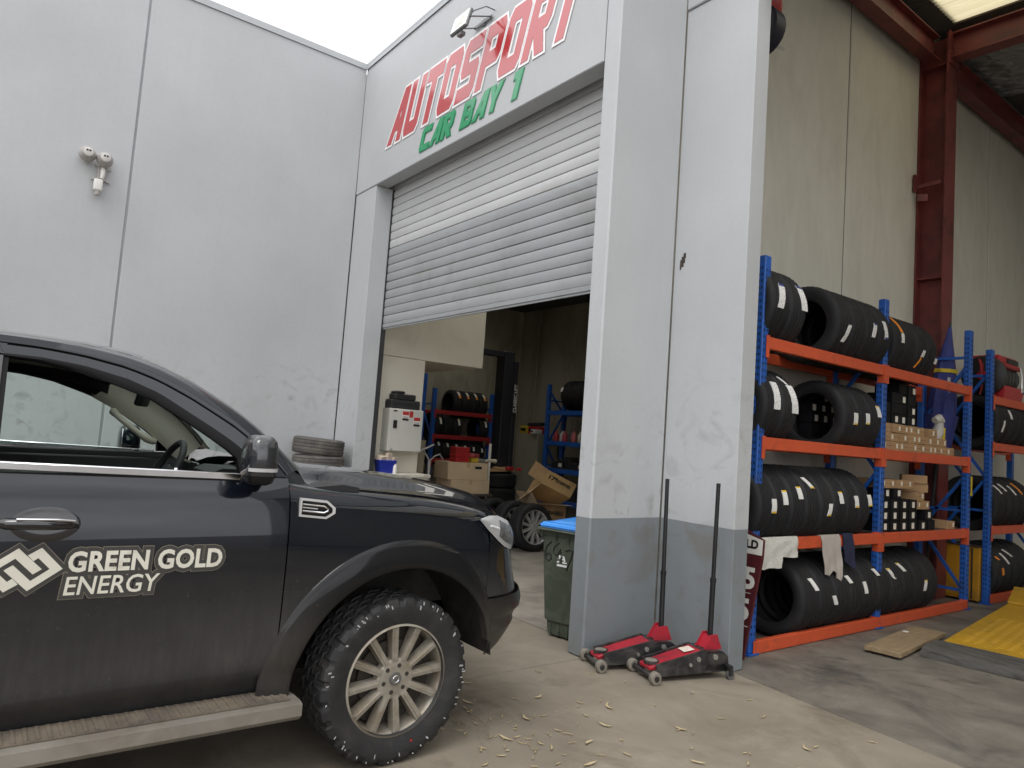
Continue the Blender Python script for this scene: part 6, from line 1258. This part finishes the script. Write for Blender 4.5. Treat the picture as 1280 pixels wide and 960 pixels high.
# rack with red beams along the side wall of bay 1
ORD2 = mat('beam_red', (.34, .022, .022), .5, var=.12); rc = rack('tyre_rack', 'blue rack with red beams at the back left of the first bay', -12.20, -12.76, [7.28, 8.70], [.30, 1.07, 1.55, 2.04], 2.47, beamH=.085, orng=ORD2, slots=False)
q = MB(rc.location); q.bb((-12.2, 6.95, 0), (-12.13, 7.03, 2.73)); q.build('post', BLUE, rc, 0)
cx2 = -12.48
for k in range(4): tyre('road', .285, .205, .2, (cx2, 7.86 + .21 * k, seat(.285, 2.04)), '%s tyre from the left, top beam of the red beamed rack in the first bay' % ORD[k], [SK(.0, 30, 66, dict(strip=ORA, frac=-.4, paper=STK), .05)], 'tyres on the far left rack')
for k, y in enumerate((7.44, 7.66, 7.88, 8.55)): tyre('road', .285, .205, .2, (cx2, y, seat(.285, 1.55)), '%s tyre from the left, second beam of the red beamed rack in the first bay' % ORD[k], [SK(.0, 50, 80, dict(strip=ORA, paper=STK), .045)] if k != 1 else [], 'tyres on the far left rack')
for k in range(6): tyre('road', .275, .205, .2, (cx2, 7.45 + .21 * k, seat(.275, 1.07)), '%s tyre from the left, third beam of the red beamed rack in the first bay' % ORD[k], [SK(.0, 48 + 4 * k, 66 + 4 * k, Pc, .045)], 'tyres on the far left rack')
# blue rack on the right at the rear
rd_ = rack('tyre_rack', 'plain blue rack at the rear right of the first bay', -10.60, -11.10, [9.3, 11.6], [.45, 1.05, 1.58, 2.18], 2.70, beamH=.09, orng=BLUE, slots=False, decks=[(9.36, 11.54, 1.58), (9.36, 11.54, 1.05), (9.36, 11.54, 2.18)])
rd_.location = (-10.85, 9.32, 0); rd_.rotation_euler = (0, 0, R_(-90))
o_ = tyre('wide', .30, .26, .2, (-10.28, 9.30, 2.18 + .30), 'dark tyre at the left of the rear blue rack top shelf', [SK(-.12, 60, 78, Pc, .05)], 'tyres on the rear blue rack'); o_.rotation_euler = (0, 0, R_(-90))
for k in range(3): o_ = tyre('wide', .30, .26, .2, (-10.01 + .27 * k, 9.30, 2.18 + .30), 'dark tyre on the rear blue rack top shelf, %s from the left' % ORD[k + 1], [], 'tyres on the rear blue rack'); o_.rotation_euler = (0, 0, R_(-90))
cols = [(.34, .03, .04), (.5, .48, .45), (.3, .03, .05), (.06, .06, .07), (.45, .12, .12), (.55, .5, .42), (.1, .1, .12), (.4, .03, .03)]
for k in range(9):
    m = mat('bottle_%d' % (k % 8), cols[k % 8], .4); q = MB(); q.lathe([(0, 0), (.05, 0), (.055, .02), (.055, .13), (.02, .18), (.02, .21), (0, .21)], 12); o = q.build('bottle', m, None, 40); o.location = (-10.62 + .13 * k, 9.16 + .05 * (k % 2), 1.58); tag(o, '%s bottle, %s from the left on the rear blue rack' % (['red', 'pale', 'crimson', 'black', 'pink', 'cream', 'charcoal', 'scarlet', 'red'][k], ORD[k]), 'bottle', 'bottles on the rear blue rack')
for k in range(6):
    q = MB(); q.bb((-.08, -.12, 0), (.08, .12, .14 + .05 * (k % 3)), 0, .01); q.bb((-.05, -.1215, .04), (.05, -.1203, .11), 1); o = q.build('parts_box', [MATS['case_black'], STK if k in (1, 4) else SB_], None, 20); o.location = (-10.55 + .19 * k, 9.20, 1.05); tag(o, 'dark parts box, %s from the left on the lower shelf of the rear blue rack' % ORD[k], 'box', 'parts boxes on the rear blue rack')
for k in range(5):
    q = MB(); q.bb((-.11, -.15, 0), (.11, .15, .24), 0, .01); q.bb((-.06, -.1515, .06), (.06, -.1503, .16), 1); o = q.build('parts_box', [MATS['case_black'], SB_], None, 20); o.location = (-10.52 + .25 * k, 9.24, .452); tag(o, 'dark crate, %s from the left at the foot of the rear blue rack' % ORD[k], 'box', 'dark crates at the foot of the rear rack')
db_ = MB(rd_.location); db_.bb((-10.60 + 0, 0, 0), (0, 0, 0)) if False else None
# ------------------------------------------------------------------ fallen leaves and straw on the apron
LF = mat('dry_leaf', (.43, .35, .21), .85, var=.2, scale=30); r5 = random.Random(11)
def leaf(q, L_, w, curl, off=(0, 0, 0), rz=0, bend=.4):
    n = 6; G = []
    for i in range(n + 1):
        t = i / n - .5; wd = w * (1 - (2 * abs(t)) ** 2.2) + .0006; a = bend * t * 2; x = L_ * t; y = L_ * bend * .5 * (t * t) * 2; z = .004 + curl * (t * 2) ** 2
        c, s = math.cos(rz), math.sin(rz); G.append([(off[0] + c * x - s * (y + k * wd), off[1] + s * x + c * (y + k * wd), off[2] + z + abs(k) * .004) for k in (-1, 0, 1)])
    q.grid(G)
big = [(-3.06, 3.18, .15), (-2.86, 2.96, .12), (-3.48, 2.46, .12), (-2.98, 2.36, .14), (-2.12, 3.74, .10), (-2.30, 3.06, .11), (-2.55, 2.55, .13), (-1.55, 4.0, .12), (-2.74, 2.72, .1), (-2.02, 3.2, .11), (-3.36, 2.9, .1), (-2.42, 2.2, .13), (-1.9, 2.85, .1), (-2.62, 3.32, .1), (-3.14, 2.62, .12)]
big.sort(key=lambda p: math.hypot(p[0] + 3, p[1] - 1.7))
for k, (x, y, L_) in enumerate(big):
    q = MB(); leaf(q, L_ * .72, .008, .007, bend=r5.uniform(-.9, .9)); q.solid(.001); o = q.build('fallen_leaf', LF, None, 60); o.location = (x, y, 0); o.rotation_euler = (0, 0, r5.uniform(0, 6)); tag(o, 'curled straw coloured leaf on the concrete, %s nearest to the pickup wheel' % ORD[k], 'leaf', 'dry leaves on the concrete')
q = MB()
for k in range(130):
    if k < 45: x, y = -3.05 + r5.gauss(0, .22), 2.42 + r5.gauss(0, .12)
    else: x, y = r5.uniform(-3.8, -.6), r5.uniform(1.6, 4.2)
    leaf(q, r5.uniform(.02, .07), r5.uniform(.0012, .0045), r5.uniform(.0, .008), (x, y, 0), r5.uniform(0, 6.28), r5.uniform(-.7, .7))
o = q.build('leaf_litter', LF, None, 0); o['kind'] = 'stuff'
